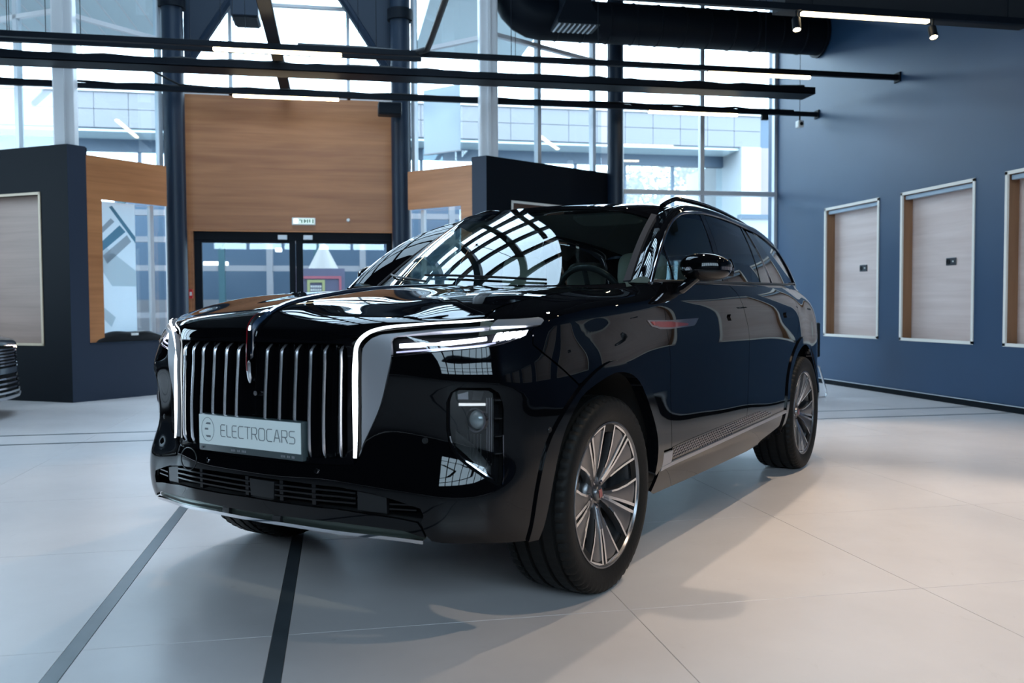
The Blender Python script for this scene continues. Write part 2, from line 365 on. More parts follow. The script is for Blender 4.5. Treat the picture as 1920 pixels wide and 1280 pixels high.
    link('base_ring', MB().lathe([(.138,0),(.165,0),(.165,.04),(.138,.05)], (cx_, cy_, 0), (0,0,1), 32, True).mesh('base_ring', True), 'black_steel', c)
    link('head_collar', MB().lathe([(.138,5.15),(.175,5.15),(.175,5.30),(.138,5.30)], (cx_, cy_, 0), (0,0,1), 32, True).mesh('head_collar', True), 'black_steel', c)
    ins = 1 if s < 0 else -1
    g = MB().prism([(0, 4.45), (0, 6.7), (.62*1.9, 6.7), (.62*1.12, 5.5)], lambda u, v, t: (cx_+ins*(u+.10), cy_+.30+t, v), -.02, .02)
    link('gusset_plate', g.mesh('gusset_plate'), 'column_paint', c)
    g = MB().tube([(cx_+ins*.12, cy_+.26, 4.45), (cx_+ins*.80, cy_+.26, 5.5), (cx_+ins*1.3, cy_+.26, 6.6)], .06, 8)
    link('diagonal_strut', g.mesh('diagonal_strut', True), 'column_paint', c)
    return A, dk, dw, nk, nw, on
FL = facade_side(-1); FR = facade_side(1)

# entrance wall: wood panel over a pair of black framed glass doors
PY = 13.15
px0, px1 = -2.09, 0.85
mb = MB(); mb.box(px0, px1, PY, PY+.25, 2.24, 4.12)
mb.box(px0, -1.99, PY, PY+.25, 0, 2.24); mb.box(.795, px1, PY, PY+.25, 0, 2.24)
wp = link('wall_entrance', mb.mesh('wall_entrance'), 'wood_portal', kind='structure')
f = MB().box(px0+.04, px1-.04, PY-.012, PY, 2.215, 2.235); f.box(px0+.04, px0+.065, PY-.012, PY, 0, 2.215); f.box(px1-.065, px1-.04, PY-.012, PY, 0, 2.215)
link('architrave', f.mesh('architrave'), 'wood_wing', wp)
link('door_head_rail', MB().box(-1.985, .79, PY+.05, PY+.15, 2.10, 2.225).mesh('door_head_rail'), 'black_steel', wp)
for nm, x0, x1, hs in (('door_1', -1.985, -.598, 1), ('door_2', -.592, .79, -1)):
    d = empty(nm, ((x0+x1)/2, PY+.1, 0), kind='structure')
    fr = MB(); a, b_ = (.10, .085)
    fr.box(x0, x0+a, PY+.06, PY+.12, 0.01, 2.10); fr.box(x1-b_, x1, PY+.06, PY+.12, 0.01, 2.10); fr.box(x0+a, x1-b_, PY+.06, PY+.12, 0.01, .20); fr.box(x0+a, x1-b_, PY+.06, PY+.12, 2.06, 2.10)
    link('leaf_frame', fr.mesh('leaf_frame', bevel=.004), 'black_steel', d)
    link('pane', MB().box(x0+a, x1-b_, PY+.085, PY+.095, .20, 2.06).mesh('pane'), 'window_glass', d)
    hx = x1-.045 if hs > 0 else x0+.045
    link('door_handle', MB().tube([(hx, PY+.055, .95), (hx, PY, .95), (hx, PY, 1.35), (hx, PY+.055, 1.35)], .014, 10).mesh('door_handle', True), 'chrome', d)
    link('door_closer', MB().box(hx-hs*.13-.065, hx-hs*.13+.065, PY+.01, PY+.055, 2.11, 2.175).mesh('door_closer', bevel=.006), 'alu', d)
# glazing over the entrance
we = empty('window_7', (XS, PY+.2, 4.12), kind='structure')
link('pane', MB().box(px0, px1, PY+.15, PY+.16, 4.12, 6.6).mesh('pane'), 'window_glass', we)
for x in (-1.46, .185): link('mullion', MB().box(x-.025, x+.025, PY+.1, PY+.18, 4.12, 6.6).mesh('mullion'), 'alu', we)
for z in (4.12, 5.43): link('transom', MB().box(px0, px1, PY+.1, PY+.18, z, z+.045).mesh('transom'), 'alu_white', we)
# glazing on the right, meeting the navy wall
wr = empty('window_8', (5.5, PY, 0), kind='structure')
for x0, x1 in ((4.15, 5.58), (5.65, WX)):
    link('pane', MB().box(x0, x1, PY+.04, PY+.05, .06, 2.86).mesh('pane'), 'window_glass', wr)
    link('pane', MB().box(x0, x1, PY+.04, PY+.05, 2.93, 6.6).mesh('pane'), 'window_glass', wr)
for x in (4.12, 5.58, WX-.05): link('mullion', MB().box(x, x+.07, PY, PY+.09, 0, 6.6).mesh('mullion', bevel=.006), 'alu', wr)
for z in (0, 2.86, 5.9): link('transom', MB().box(4.15, WX, PY-.01, PY+.1, z, z+.07).mesh('transom', bevel=.006), 'alu', wr)
mb = MB().box(3.92, 4.20, 12.74, 13.2, 0, 3.1)
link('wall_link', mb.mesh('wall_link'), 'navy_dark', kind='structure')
c = empty('round_column', (4.06, 12.72, 0), 'dark navy round steel column beside the right glazing, behind the suv roof', 'column', 'steel columns along the facade')
link('shaft', MB().lathe([(0,0),(.122,0),(.122,6.8),(0,6.8)], (4.06, 12.72, 0), (0,0,1), 32, False).mesh('shaft', True), 'column_paint', c)
link('base_ring', MB().lathe([(.122,0),(.15,0),(.15,.04),(.122,.05)], (4.06, 12.72, 0), (0,0,1), 32, True).mesh('base_ring', True), 'black_steel', c)

# ------------------------------------------------------------------ ceiling with a glazed roof bay above the car, dark walls out of view
RX0, RX1, RY0, RY1 = -2.5, 1.3, 5.0, 12.4
mb = MB(); Z = 6.8
mb.box(-9.5, RX0, -6, 15, Z, Z+.3); mb.box(RX1, 9, -6, 15, Z, Z+.3); mb.box(RX0, RX1, -6, RY0, Z, Z+.3); mb.box(RX0, RX1, RY1, 15, Z, Z+.3)
ceil = link('ceiling', mb.mesh('ceiling'), 'ceiling_black', kind='structure')
nx, ny = 4, 6
for i in range(nx+1):
    x = RX0+(RX1-RX0)*i/nx; link('roof_bar', MB().box(x-.07, x+.07, RY0, RY1, Z-.12, Z+.18).mesh('roof_bar'), 'black_steel', ceil)
for j in range(ny+1):
    y = RY0+(RY1-RY0)*j/ny; link('roof_bar', MB().box(RX0, RX1, y-.09, y+.09, Z-.16, Z+.1).mesh('roof_bar'), 'black_steel', ceil)
for i in range(nx):
    for j in range(ny):
        x = RX0+(RX1-RX0)*i/nx; y = RY0+(RY1-RY0)*j/ny
        link('roof_pane', MB().box(x+.07, x+(RX1-RX0)/nx-.07, y+.09, y+(RY1-RY0)/ny-.09, Z+.10, Z+.11).mesh('roof_pane'), 'roof_glass', ceil)
wb = link('wall_back', MB().box(-9.5, 7.3, -6.3, -6, 0, 3.2).box(-9.5, -4.3, -6.3, -6, 3.2, 7.1).box(5.3, 7.3, -6.3, -6, 3.2, 7.1).box(-4.3, 5.3, -6.3, -6, 6.6, 7.1).mesh('wall_back'), 'navy_dark', kind='structure')
for k in range(9): link('mullion', MB().box(-4.35+1.2*k, -4.25+1.2*k, -6.25, -6.05, 3.2, 6.6).mesh('mullion'), 'black_steel', wb)
for z in (4.3, 5.4): link('transom', MB().box(-4.3, 5.3, -6.22, -6.08, z, z+.09).mesh('transom'), 'black_steel', wb)
link('pane', MB().box(-4.3, 5.3, -6.16, -6.14, 3.2, 6.6).mesh('pane'), 'window_glass', wb)
# left side: glazed like the facade beyond a dark plinth
wl = link('wall_left', MB().box(-9.3, -9, -6, 15, 0, .7).box(-9.3, -9, -6, 15, 5.2, 7.1).box(-9.3, -9, -6, 6.8, .7, 5.2).box(-9.3, -9, 12, 15, .7, 5.2).mesh('wall_left'), 'navy_dark', kind='structure')
for k in range(5):
    y = 6.8+1.3*k; link('mullion', MB().box(-9.2, -9.05, y-.06, y+.06, .7, 5.2).mesh('mullion'), 'black_steel', wl)
link('pane', MB().box(-9.14, -9.12, 6.8, 12, .7, 5.2).mesh('pane'), 'window_glass', wl)
wf = link('wall_far_left', MB().obox((-6.06, 13.26), (-1, 0), 3.2, 0, -.3, 0, 3.1).mesh('wall_far_left'), 'navy_dark', kind='structure')
link('upper_panel', MB().obox((-6.06, 13.35), (-1, 0), 3.2, 0, -.2, 3.1, 6.8).mesh('upper_panel'), 'navy_dark', wf)
# dark bulkhead across the hall in front of the spot track
link('trim_2', MB().box(4.15, WX, 7.80, 8.05, 3.93, 6.8).mesh('trim_2'), 'ceiling_black', kind='structure')

# ------------------------------------------------------------------ overhead services
def linear_track(name, y, z, x0, x1, label, r=.028, lamps=(), glabel=None):
    t = empty(name, (x0, y, z), label, 'light track', 'tracks under the ceiling')
    link('rail', MB().box(x0, x1, y-.032, y+.032, z-.03, z+.03).mesh('rail', bevel=.004), 'black_steel', t)
    x = x0+.8
    while x < x1:
        link('hanger', MB().tube([(x, y, z+.03), (x, y, 6.8)], .004, 6).mesh('hanger'), 'black_steel', t); x += 2.1
    if x1 >= WX-.01: link('wall_flange', MB().box(WX-.02, WX, y-.06, y+.06, z-.06, z+.06).mesh('wall_flange', bevel=.004), 'black_steel', t)
    return t
def cable(name, y, z, x0, x1, r, label, wob=.012, seed=1):
    rnd = random.Random(seed); pts = []; n = int((x1-x0)/.22)
    for i in range(n+1): pts.append((x0+(x1-x0)*i/n, y+rnd.uniform(-wob, wob), z+rnd.uniform(-wob, wob)))
    return link(name, MB().tube(pts, r, 8).mesh(name, True), 'black_plastic', None, label, 'cable', 'cables along the overhead trays')
linear_track('light_track', 10.05, 3.955, -6.2, WX, 'black light track, highest of the rails crossing the entrance windows')
linear_track('light_track', 11.95, 3.90, -4.7, WX, 'black light track, lowest of the rails crossing the windows, close to the facade')
linear_track('light_track', 7.75, 3.91, 1.5, WX, 'black spot track at the top right in front of the navy wall')
linear_track('light_track', 10.62, 4.06, -6.0, 1.0, 'thin black rail between the upper track and the wide cable tray')
for y, z, x0, x1, lb in ((10.05, 3.905, -1.28, .07, 'warm linear lamp on the upper track over the entrance doors'), (10.05, 3.905, 4.36, 5.68, 'warm linear lamp on the upper track near the navy wall'),
                     (11.95, 3.85, -1.29, .04, 'warm linear lamp along the top edge of the wooden entrance panel'), (11.95, 3.85, 4.3, 5.63, 'warm linear lamp on the lowest track in front of the right glazing'),
                     (7.75, 3.86, 4.29, 5.62, 'bright warm linear lamp on the spot track at the top right')):
    t = empty('linear_lamp', ((x0+x1)/2, y, z), lb, 'lamp', 'linear lamps on the tracks')
    link('housing', MB().box(x0-.01, x1+.01, y-.03, y+.03, z+.012, z+.03).mesh('housing', bevel=.003), 'black_steel', t)
    link('diffuser', MB().box(x0, x1, y-.025, y+.025, z-.02, z+.012).mesh('diffuser', bevel=.006), 'led_warm', t)
# wide perforated cable tray with cables on it
t = empty('cable_tray', (-5, 11.2, 4.0), 'wide black perforated cable tray carrying bundled cables across the windows', 'cable tray', 'cable trays')
link('tray_bed', MB().box(-5.3, WX-.55, 11.05, 11.40, 3.965, 3.975).mesh('tray_bed'), 'black_steel', t)
link('tray_side', MB().box(-5.3, WX-.55, 11.05, 11.06, 3.965, 4.055).mesh('tray_side'), 'black_steel', t)
link('tray_side', MB().box(-5.3, WX-.55, 11.39, 11.40, 3.965, 4.055).mesh('tray_side'), 'black_steel', t)
for k in range(5): link('joint_plate', MB().box(-4.2+2.1*k, -4.05+2.1*k, 11.045, 11.05, 3.975, 4.05).mesh('joint_plate'), 'black_steel', t)
for k in range(7): link('hanger', MB().tube([(-4.6+1.7*k, 11.22, 3.97), (-4.6+1.7*k, 11.22, 6.8)], .005, 6).mesh('hanger'), 'black_steel', t)
cable('cable_bundle', 11.14, 4.05, -5.3, 6.2, .035, 'thick black cable bundle lying along the front of the wide tray', .015, 2)
cable('cable_bundle', 11.26, 4.05, -5.3, 6.2, .04, 'thick black cable bundle lying along the back of the wide tray', .018, 3)
cable('cable', 11.95, 3.945, -4.7, 6.5, .016, 'thin black cable lying on the lowest track', .01, 4)
link('cable', MB().tube([(-3.2, 11.1, 4.06), (-2.7, 11.2, 4.07), (-2.2, 11.4, 4.0), (-1.9, 11.7, 3.90), (-1.5, 11.93, 3.93)], .014, 8).mesh('cable', True), 'black_plastic', None, 'thin black cable drooping from the wide tray beside the left entrance column', 'cable', 'cables along the overhead trays')
# trays running towards the facade
t = empty('cable_tray', (-.70, 9, 4.2), 'narrow perforated cable tray running towards the facade above the doors', 'cable tray', 'cable trays')
link('tray_bed', MB().box(-.76, -.62, 8.2, 13.1, 4.17, 4.178).mesh('tray_bed'), 'black_steel', t)
for x in (-.76, -.626): link('tray_side', MB().box(x, x+.006, 8.2, 13.1, 4.17, 4.23).mesh('tray_side'), 'black_steel', t)
for k in range(24):
    link('rung', MB().box(-.755, -.625, 8.3+.2*k, 8.33+.2*k, 4.18, 4.186).mesh('rung'), 'alu', t)
link('cable_conduit', MB().tube([(1.015, 6.0, 4.0), (1.015, 9.6, 4.0), (1.0, 9.95, 3.98), (.85, 10.08, 3.96), (.3, 10.08, 3.985), (-.4, 10.08, 3.985)], .035, 10).mesh('cable_conduit', True), 'black_plastic', None, 'black flexible conduit bending from the depth direction onto the upper track', 'conduit')
# spiral duct with an elbow and an outlet box
DY, DZ, DR = 11.9, 5.02, .275
t = empty('air_duct', (4.5, DY, DZ), 'big black spiral ventilation duct running to the navy wall', 'air duct')
pts = [(6.86, DY, DZ)] + [(2.75, DY, DZ)] + [(2.75-.42*math.sin(a), DY, DZ+.42-.42*math.cos(a)) for a in [.3, .6, .9, 1.2, PI/2]] + [(2.33, DY, 6.79)]
link('duct_pipe', MB().tube(pts, DR, 28).mesh('duct_pipe', True, angle=60), 'black_steel', t)
for k in range(11): link('duct_seam', MB().lathe([(DR, -.012), (DR+.010, -.004), (DR+.010, .004), (DR, .012)], (2.95+.36*k, DY, DZ), (1,0,0), 28, False).mesh('duct_seam', True), 'black_steel', t)
link('wall_collar', MB().lathe([(DR, 0), (DR+.04, 0), (DR+.04, .03), (DR, .03)], (6.84, DY, DZ), (1,0,0), 28).mesh('wall_collar'), 'black_steel', t)
t = empty('air_outlet', (3.15, 11.0, 4.8), 'square tapered air outlet with a grille hanging in front of the duct', 'air outlet')
b0 = [(-.17, -.17), (.17, -.17), (.17, .17), (-.17, .17)]; b1 = [(-.28, -.2), (.28, -.2), (.28, .2), (-.28, .2)]
ox, oy = 3.05, 11.25
mb = MB(); mb.add([(ox+x, oy+y, 6.8) for x, y in b0]+[(ox+x, oy+y, 5.0) for x, y in b0]+[(ox+x, oy+y, 4.76) for x, y in b1]+[(ox+x, oy+y, 4.72) for x, y in b1],
    [(0,1,5,4),(1,2,6,5),(2,3,7,6),(3,0,4,7),(4,5,9,8),(5,6,10,9),(6,7,11,10),(7,4,8,11),(8,9,13,12),(9,10,14,13),(10,11,15,14),(11,8,12,15),(12,13,14,15)])
link('outlet_box', mb.mesh('outlet_box'), 'black_steel', t)
for k in range(8): link('grille_bar', MB().box(ox-.26+.066*k, ox-.24+.066*k, oy-.18, oy+.18, 4.708, 4.72).mesh('grille_bar'), 'alu', t)
# roof beam pipes in front of the upper glazing
for y, z, lb in ((10.9, 5.42, 'black round roof pipe crossing just above the ventilation duct'), (10.0, 5.55, 'black roof pipe at the very top right of the windows')):
    link('roof_pipe', MB().tube([(2.2, y, z), (WX, y, z)], .075, 14).mesh('roof_pipe', True), 'black_steel', None, lb, 'pipe', 'pipes near the ceiling')
# spot lamps on the front track
def spot(x, y, z, label, aim, power, group='spot lamps'):
    t = empty('spot_lamp', (x, y, z), label, 'spot lamp', group)
    d = (Vector(aim)-Vector((x, y, z-.12))).normalized(); c = Vector((x, y, z-.12))
    link('stem', MB().tube([(x, y, z), (x, y, z-.10)], .012, 8).mesh('stem'), 'black_steel', t)
    link('can', MB().lathe([(0, -.06), (.034, -.06), (.04, -.05), (.04, .07), (.034, .07), (.032, .05), (0, .05)], c, d, 20, False).mesh('can', True), 'black_steel', t)
    link('lens', MB().lathe([(0, .055), (.033, .055), (.033, .06), (0, .062)], c, d, 16, False).mesh('lens', True), 'lamp_warm', t)
    l = bpy.data.lights.new('spot_light', 'SPOT'); l.energy = power; l.color = (1.0, .83, .64); l.spot_size = math.radians(62); l.spot_blend = .5; l.shadow_soft_size = .04
    o = bpy.data.objects.new('spot_light', l); COL.objects.link(o); o.parent = t
    o.location = c + d*.075 - Vector((x, y, z)); o.rotation_euler = d.to_track_quat('-Z', 'Y').to_euler()
spot(4.24, 7.75, 3.88, 'lit black spot lamp at the left end of the linear lamp on the spot track', (3.9, 6.5, 0), 100)
spot(5.67, 7.75, 3.88, 'lit black spot lamp at the right end of the linear lamp on the spot track', (5.2, 6.0, 0), 90)
for k, (x, y, ax, ay, e) in enumerate(((3.6, 5.0, 2.6, 4.0, 190), (2.6, 5.8, 1.0, 4.3, 170), (4.4, 3.4, 3.6, 3.0, 170), (3.0, 2.0, 2.2, 2.2, 140), (5.4, 6.4, 4.6, 5.8, 90), (.2, 7.5, -.4, 5.6, 130))):
    spot(x, y, 4.2, ['black ceiling spot lamp above the suv side', 'black ceiling spot lamp above the suv roof', 'black ceiling spot lamp over the open floor', 'black ceiling spot lamp over the near floor', 'black ceiling spot lamp beside the niches', 'black ceiling spot lamp over the suv nose'][k], (ax, ay, 0), e, 'spot lamps above the car')
    link('spot_stem', MB().tube([(x, y, 4.2), (x, y, 6.7)], .008, 6).mesh('spot_stem'), 'black_steel', bpy.data.objects[[o.name for o in bpy.data.objects if o.name.startswith('spot_lamp')][-1]])
# small camera on the lowest rail, loudspeaker, exit sign, detector, call point
t = empty('security_camera', (6.62, 11.95, 3.8), 'tiny white security camera hanging near the end of the lowest rail', 'camera')
link('stalk', MB().tube([(6.6, 11.95, 3.87), (6.6, 11.95, 3.80)], .012, 8).mesh('stalk'), 'black_plastic', t)
link('head', MB().box(6.555, 6.645, 11.90, 12.0, 3.70, 3.80).mesh('head', bevel=.015), 'white_plastic', t)
link('lens', MB().lathe([(0, 0), (.025, 0), (.025, .012), (0, .014)], (6.6, 11.90, 3.75), (0,-1,0), 16, False).mesh('lens', True), 'black_plastic', t)
t = empty('bracket_clip', (6.05, 11.95, 3.83), 'small black clip under the lowest track', 'clip')
link('clip_body', MB().box(6.0, 6.1, 11.92, 11.98, 3.79, 3.87).mesh('clip_body', bevel=.01), 'black_plastic', t)
t = empty('loudspeaker', (.72, 12.40, 3.84), 'black box loudspeaker mounted on the right entrance column', 'loudspeaker')
link('cabinet', MB().box(.565, .885, 12.28, 12.48, 3.75, 3.925).mesh('cabinet', bevel=.02), 'black_plastic', t)
link('speaker_grille', MB().box(.58, .87, 12.272, 12.281, 3.765, 3.91).mesh('speaker_grille', bevel=.004), 'black_steel', t)
link('mount', MB().box(.78, .86, 12.47, 12.62, 3.81, 3.87).mesh('mount'), 'black_steel', t)
mat('lamp_white', (1, 1, .95), .4, emit=(1, .96, .86), estr=1.6)
mat('sign_green', (.75, .85, .78), .4, emit=(.62, .80, .70), estr=.35); mat('sign_ink', (.05, .16, .12), .5)
t = empty('exit_sign', (-.47, PY-.02, 2.37), 'small pale exit sign with dark lettering on the wood above the doors', 'sign')
link('sign_body', MB().box(-.637, -.307, PY-.045, PY, 2.315, 2.42).mesh('sign_body', bevel=.008), 'white_plastic', t)
link('sign_face', MB().box(-.62, -.324, PY-.048, PY-.044, 2.33, 2.406).mesh('sign_face'), 'sign_green', t)
link('pictogram', MB().box(-.610, -.555, PY-.050, PY-.047, 2.338, 2.398).mesh('pictogram'), 'lamp_white', t)
for k, (a, z0, z1) in enumerate(((-.530, 2.375, 2.395), (-.505, 2.345, 2.392), (-.470, 2.345, 2.395), (-.452, 2.355, 2.385), (-.425, 2.345, 2.395), (-.395, 2.350, 2.395), (-.350, 2.342, 2.397))):
    link('lettering', MB().box(a, a+.016, PY-.050, PY-.047, z0, z1).mesh('lettering'), 'sign_ink', t)
t = empty('smoke_detector', (.157, PY, 2.395), 'small white button sensor on the wood right of the exit sign', 'sensor')
link('sensor_body', MB().lathe([(0,0),(.026,0),(.026,.02),(.018,.035),(0,.038)], (.157, PY, 2.395), (0,-1,0), 20, False).mesh('sensor_body', True), 'white_plastic', t)
mat('alarm_red', (.55, .02, .02), .35)
t = empty('call_point', (-2.03, PY-.02, 1.36), 'small red fire call point on the wood left of the doors', 'call point')
link('case', MB().box(-2.055, -2.005, PY-.035, PY, 1.27, 1.40).mesh('case', bevel=.006), 'alarm_red', t)
link('button', MB().box(-2.045, -2.015, PY-.038, PY-.033, 1.31, 1.36).mesh('button'), 'white_plastic', t)
# dark unit hanging outside the upper entrance window
t = empty('heater_unit', (-1.2, 12.3, 5.0), 'dark grey box unit hanging behind the trays over the entrance', 'heater')
link('case', MB().box(-1.33, -.98, 12.2, 12.7, 4.95, 5.35).mesh('case', bevel=.01), 'column_paint', t)
link('louvre', MB().box(-1.30, -1.0, 12.22, 12.68, 4.93, 4.95).mesh('louvre'), 'black_steel', t)
link('bracket', MB().box(-1.2, -1.1, 12.4, 12.5, 5.35, 6.6).mesh('bracket'), 'black_steel', t)

# poster and bag in the left wing window, blank banner in the right wing glazing
A, dk, dw, nk, nw, on = FL
paper_mat(); mat('print_blue', (.10, .26, .38), .6); mat('print_grey', (.36, .45, .52), .6); mat('print_pale', (.55, .70, .78), .6)
t = empty('poster', (*on(dw, .7, .19, nw), .8), 'white poster with tilted blue photo strips in the left wing window', 'poster')
link('sheet', MB().obox(on(dw, .445, .20, nw), dw, .56, 0, nw*.008, .74, 2.485).mesh('sheet'), 'paper', t)
def pr_(u, v, tt): 
    q = on(dw, .445+u, .199-tt, nw); return (q[0], q[1], v)
for poly, m_ in (([(.0,1.75),(.16,1.90),(.56,1.62),(.56,1.42),(.22,1.42)], 'print_pale'), ([(.03,1.92),(.34,2.20),(.42,2.12),(.08,1.84)], 'print_blue'), ([(.0,2.06),(.22,2.28),(.27,2.24),(.0,1.99)], 'print_grey'),
                 ([(.10,1.80),(.44,2.08),(.50,2.0),(.16,1.70)], 'print_grey'), ([(.20,2.42),(.24,2.44),(.56,2.06),(.56,1.98)], 'print_blue'), ([(.04,1.20),(.26,1.02),(.20,.90),(.04,1.06)], 'print_pale')):
    link('print', MB().prism(poly, pr_, 0, .001).mesh('print'), m_, t)
t = empty('black_bag', (*on(dw, .78, .1, nw), .715), 'black padded bag with a small white badge lying on the left window sill', 'bag')
bg_ = MB(); prof = []
for i in range(25):
    u = i/24; hgt = .145*min(1, (u*(1-u)*4)**.45)*(1-.16*math.cos(2*PI*u)**2)
    q = on(dw, .33+u*1.0, .10, nw)
    for k in range(10):
        a = PI*k/9; qq = on(dw, .33+u*1.0, .10-.085*math.cos(a), nw); bg_.v.append((qq[0], qq[1], .716+hgt*math.sin(a)**.7+.001))
for i in range(24):
    for k in range(9): bg_.f.append((i*10+k, i*10+k+1, i*10+11+k, i*10+10+k))
bg_.f.append(tuple(range(10))); bg_.f.append(tuple(240+k for k in range(10)))
for i in range(24): bg_.f.append((i*10, i*10+10, i*10+19, i*10+9))
link('bag_body', bg_.mesh('bag_body', True), 'black_plastic', t)
link('badge', MB().obox(on(dw, .80, .012, nw), dw, .10, 0, nw*.01, .79, .82).mesh('badge'), 'white_plastic', t)
A, dk, dw, nk, nw, on = FR
t = empty('banner', (*on(dw, .7, .25, nw), 3.3), 'blank white banner hung in the glazing right of the entrance', 'banner')
link('sheet', MB().obox(on(dw, .62, .262, nw), dw, .64, 0, nw*.006, 3.27, 4.16).mesh('sheet'), 'paper', t)
link('hem_bar', MB().obox(on(dw, .62, .255, nw), dw, .64, 0, nw*.014, 3.262, 3.275).mesh('hem_bar'), 'alu', t)

# ------------------------------------------------------------------ outdoors
mat('asphalt', (.07, .075, .08), .9); mat('cladding', (.155, .155, .17), .55); mat('cladding_warm', (.20, .165, .16), .55); mat('soffit', (.62, .72, .75), .6)
mat('render_white', (.34, .35, .36), .7); mat('facade_dark', (.05, .08, .12), .4); mat('bark', (.035, .026, .018), .9); mat('leaf_autumn', (.13, .075, .025), .7)
link('ground_outside', MB().box(-60, 60, 13.6, 80, -.12, -.05).mesh('ground_outside'), 'asphalt', kind='structure')
b = empty('opposite_building', (0, 26, 0), 'long grey building with clad upper storey across the street', 'building')
BY = 26.0
link('wall', MB().box(-26, 13.9, BY+.06, BY+1.5, 6.04, 7.02).mesh('wall'), 'facade_dark', b)
for x0 in range(45):
    x = -25.9+.885*x0
    if x > 13: break
    for z0, z1 in ((6.56, 7.0), (6.06, 6.545)):
        link('cladding_panel', tile_cache.setdefault(('cl', z1-z0), MB().box(0, .872, 0, .06, 0, z1-z0).mesh('cladding_panel')), 'cladding', b, loc=(x, 0, z0))
link('parapet', MB().box(-26, 13.95, BY-.05, BY+6, 7.02, 7.12).mesh('parapet'), 'alu_white', b)
link('soffit', MB().box(-26, 12.4, BY+.1, BY+1.4, 5.97, 6.04).mesh('soffit'), 'soffit', b)
link('fin_wall', MB().box(12.35, 13.0, BY-.1, BY+1.8, 0, 6.05).mesh('fin_wall'), 'render_white', b)
link('end_wall', MB().box(13.0, 16, BY, BY+6, 0, 6.05).mesh('end_wall'), 'cladding_warm', b)
for k in range(24):
    x = -25+1.62*k
    if x > 12: break
    link('gallery_mullion', MB().box(x-.05, x+.05, BY+1.3, BY+1.42, 0, 6.0).mesh('gallery_mullion'), 'facade_dark', b)
link('gallery_head', MB().box(-26, 12.35, BY+1.25, BY+1.45, 5.62, 5.98).mesh('gallery_head'), 'facade_dark', b)
link('gallery_rail', MB().box(-26, 12.35, BY+1.25, BY+1.45, 2.6, 2.8).mesh('gallery_rail'), 'facade_dark', b)
link('gallery_glass', MB().box(-26, 12.35, BY+1.34, BY+1.36, 0, 6.0).mesh('gallery_glass'), 'window_glass', b)
link('parapet_low', MB().box(-26, 12.35, BY+.1, BY+.3, 0, 1.0).mesh('parapet_low'), 'render_white', b)
# pale canopy over the facade, outdoors
t = empty('canopy', (0, 16, 6), 'pale ribbed canopy soffit outside the upper windows', 'canopy')
link('slab', MB().box(-12, -2.6, 13.4, 17.5, 6.05, 6.2).mesh('slab'), 'soffit', t); link('slab', MB().box(1.5, 3.6, 13.4, 17.5, 6.05, 6.2).mesh('slab'), 'soffit', t)
for k in range(30): 
    x = -11.8+.31*k; link('rib', MB().box(x, x+.02, 13.4, 17.5, 6.035, 6.05).mesh('rib'), 'alu_white', t)
# white hoarding with letters seen through the right glazing
t = empty('hoarding', (9.2, 18.2, 0), 'white street hoarding with dark letters outside the right glazing', 'hoarding')
link('board', MB().box(8.65, 11.6, 18.2, 18.3, 0, 3.02).mesh('board'), 'render_white', t)
link('kerb', MB().box(8.65, 11.6, 18.15, 18.35, 3.02, 3.12).mesh('kerb'), 'facade_dark', t)
me = text_mesh('ИШ', .20, .004); me.transform(Matrix.Rotation(PI/2, 4, 'X')); link('lettering', me, 'print_grey', t, loc=(.20, -.005, 2.60))
# street furniture seen through the doors
t = empty('street_sign', (-.6, 19, 0), 'street notice board with a red border and yellow square outside the doors', 'sign')
mat('sign_red', (.42, .13, .17), .5); mat('sign_yellow', (.40, .42, .20), .5); mat('sign_plum', (.13, .13, .20), .5)
link('board', MB().box(-.86, .14, 19.0, 19.05, .2, 1.95).mesh('board'), 'sign_plum', t)
f = MB().box(-.84, .07, 18.985, 19.0, 1.735, 1.79).box(.02, .07, 18.985, 19.0, .3, 1.735); link('red_border', f.mesh('red_border'), 'sign_red', t)
f = MB().box(-.63, -.27, 18.98, 19.0, 1.655, 1.71).box(-.63, -.575, 18.98, 19.0, 1.2, 1.655).box(-.325, -.27, 18.98, 19.0, 1.2, 1.655); link('yellow_frame', f.mesh('yellow_frame'), 'sign_yellow', t)
for r in range(2):
    for k in range(6): link('lettering', MB().box(-.56+.038*k, -.535+.038*k, 18.985, 19.0, 1.55-.07*r, 1.595-.07*r).mesh('lettering'), 'white_plastic', t)
link('post', MB().box(-.15, -.05, 19.05, 19.15, -.05, 1.5).mesh('post'), 'black_steel', t)
mat('cone_pale', (.20, .19, .185), .6); mat('glass_teal', (.03, .07, .085), .4); t = empty('shop_arcade', (0, 23, 0), 'blue-grey glazed shop arcade across the street behind the doors', 'shopfront')
for k in range(9): link('post', MB().box(-5.2+1.15*k, -5.05+1.15*k, 23, 23.2, 0, 4.6).mesh('post'), 'cladding' if k % 2 else 'glass_teal', t)
for z in (.9, 2.05, 2.75, 3.4): link('beam', MB().box(-5.5, 4.6, 23.02, 23.12, z, z+.14).mesh('beam'), 'cladding', t)
link('back_wall', MB().box(-5.6, 4.7, 24.4, 24.5, 0, 4.7).mesh('back_wall'), 'facade_dark', t)
link('shop_band', MB().box(-5.6, 4.7, 23.6, 23.7, .0, 1.35).mesh('shop_band'), 'cladding', t)
for k, (x, z) in enumerate(((-3.3, 2.2), (-2.9, 2.08), (-1.55, 2.55), (2.9, 2.5), (-.4, 2.6))): link('shop_lamp', MB().box(x, x+(.6 if k < 2 else .16), 23.3, 23.4, z, z+.1).mesh('shop_lamp', bevel=.02), 'lamp_white', t)
t = empty('street_tree', (-.33, 21.2, 0), 'pale cone-shaped wrapped tree outside behind the right door', 'tree')
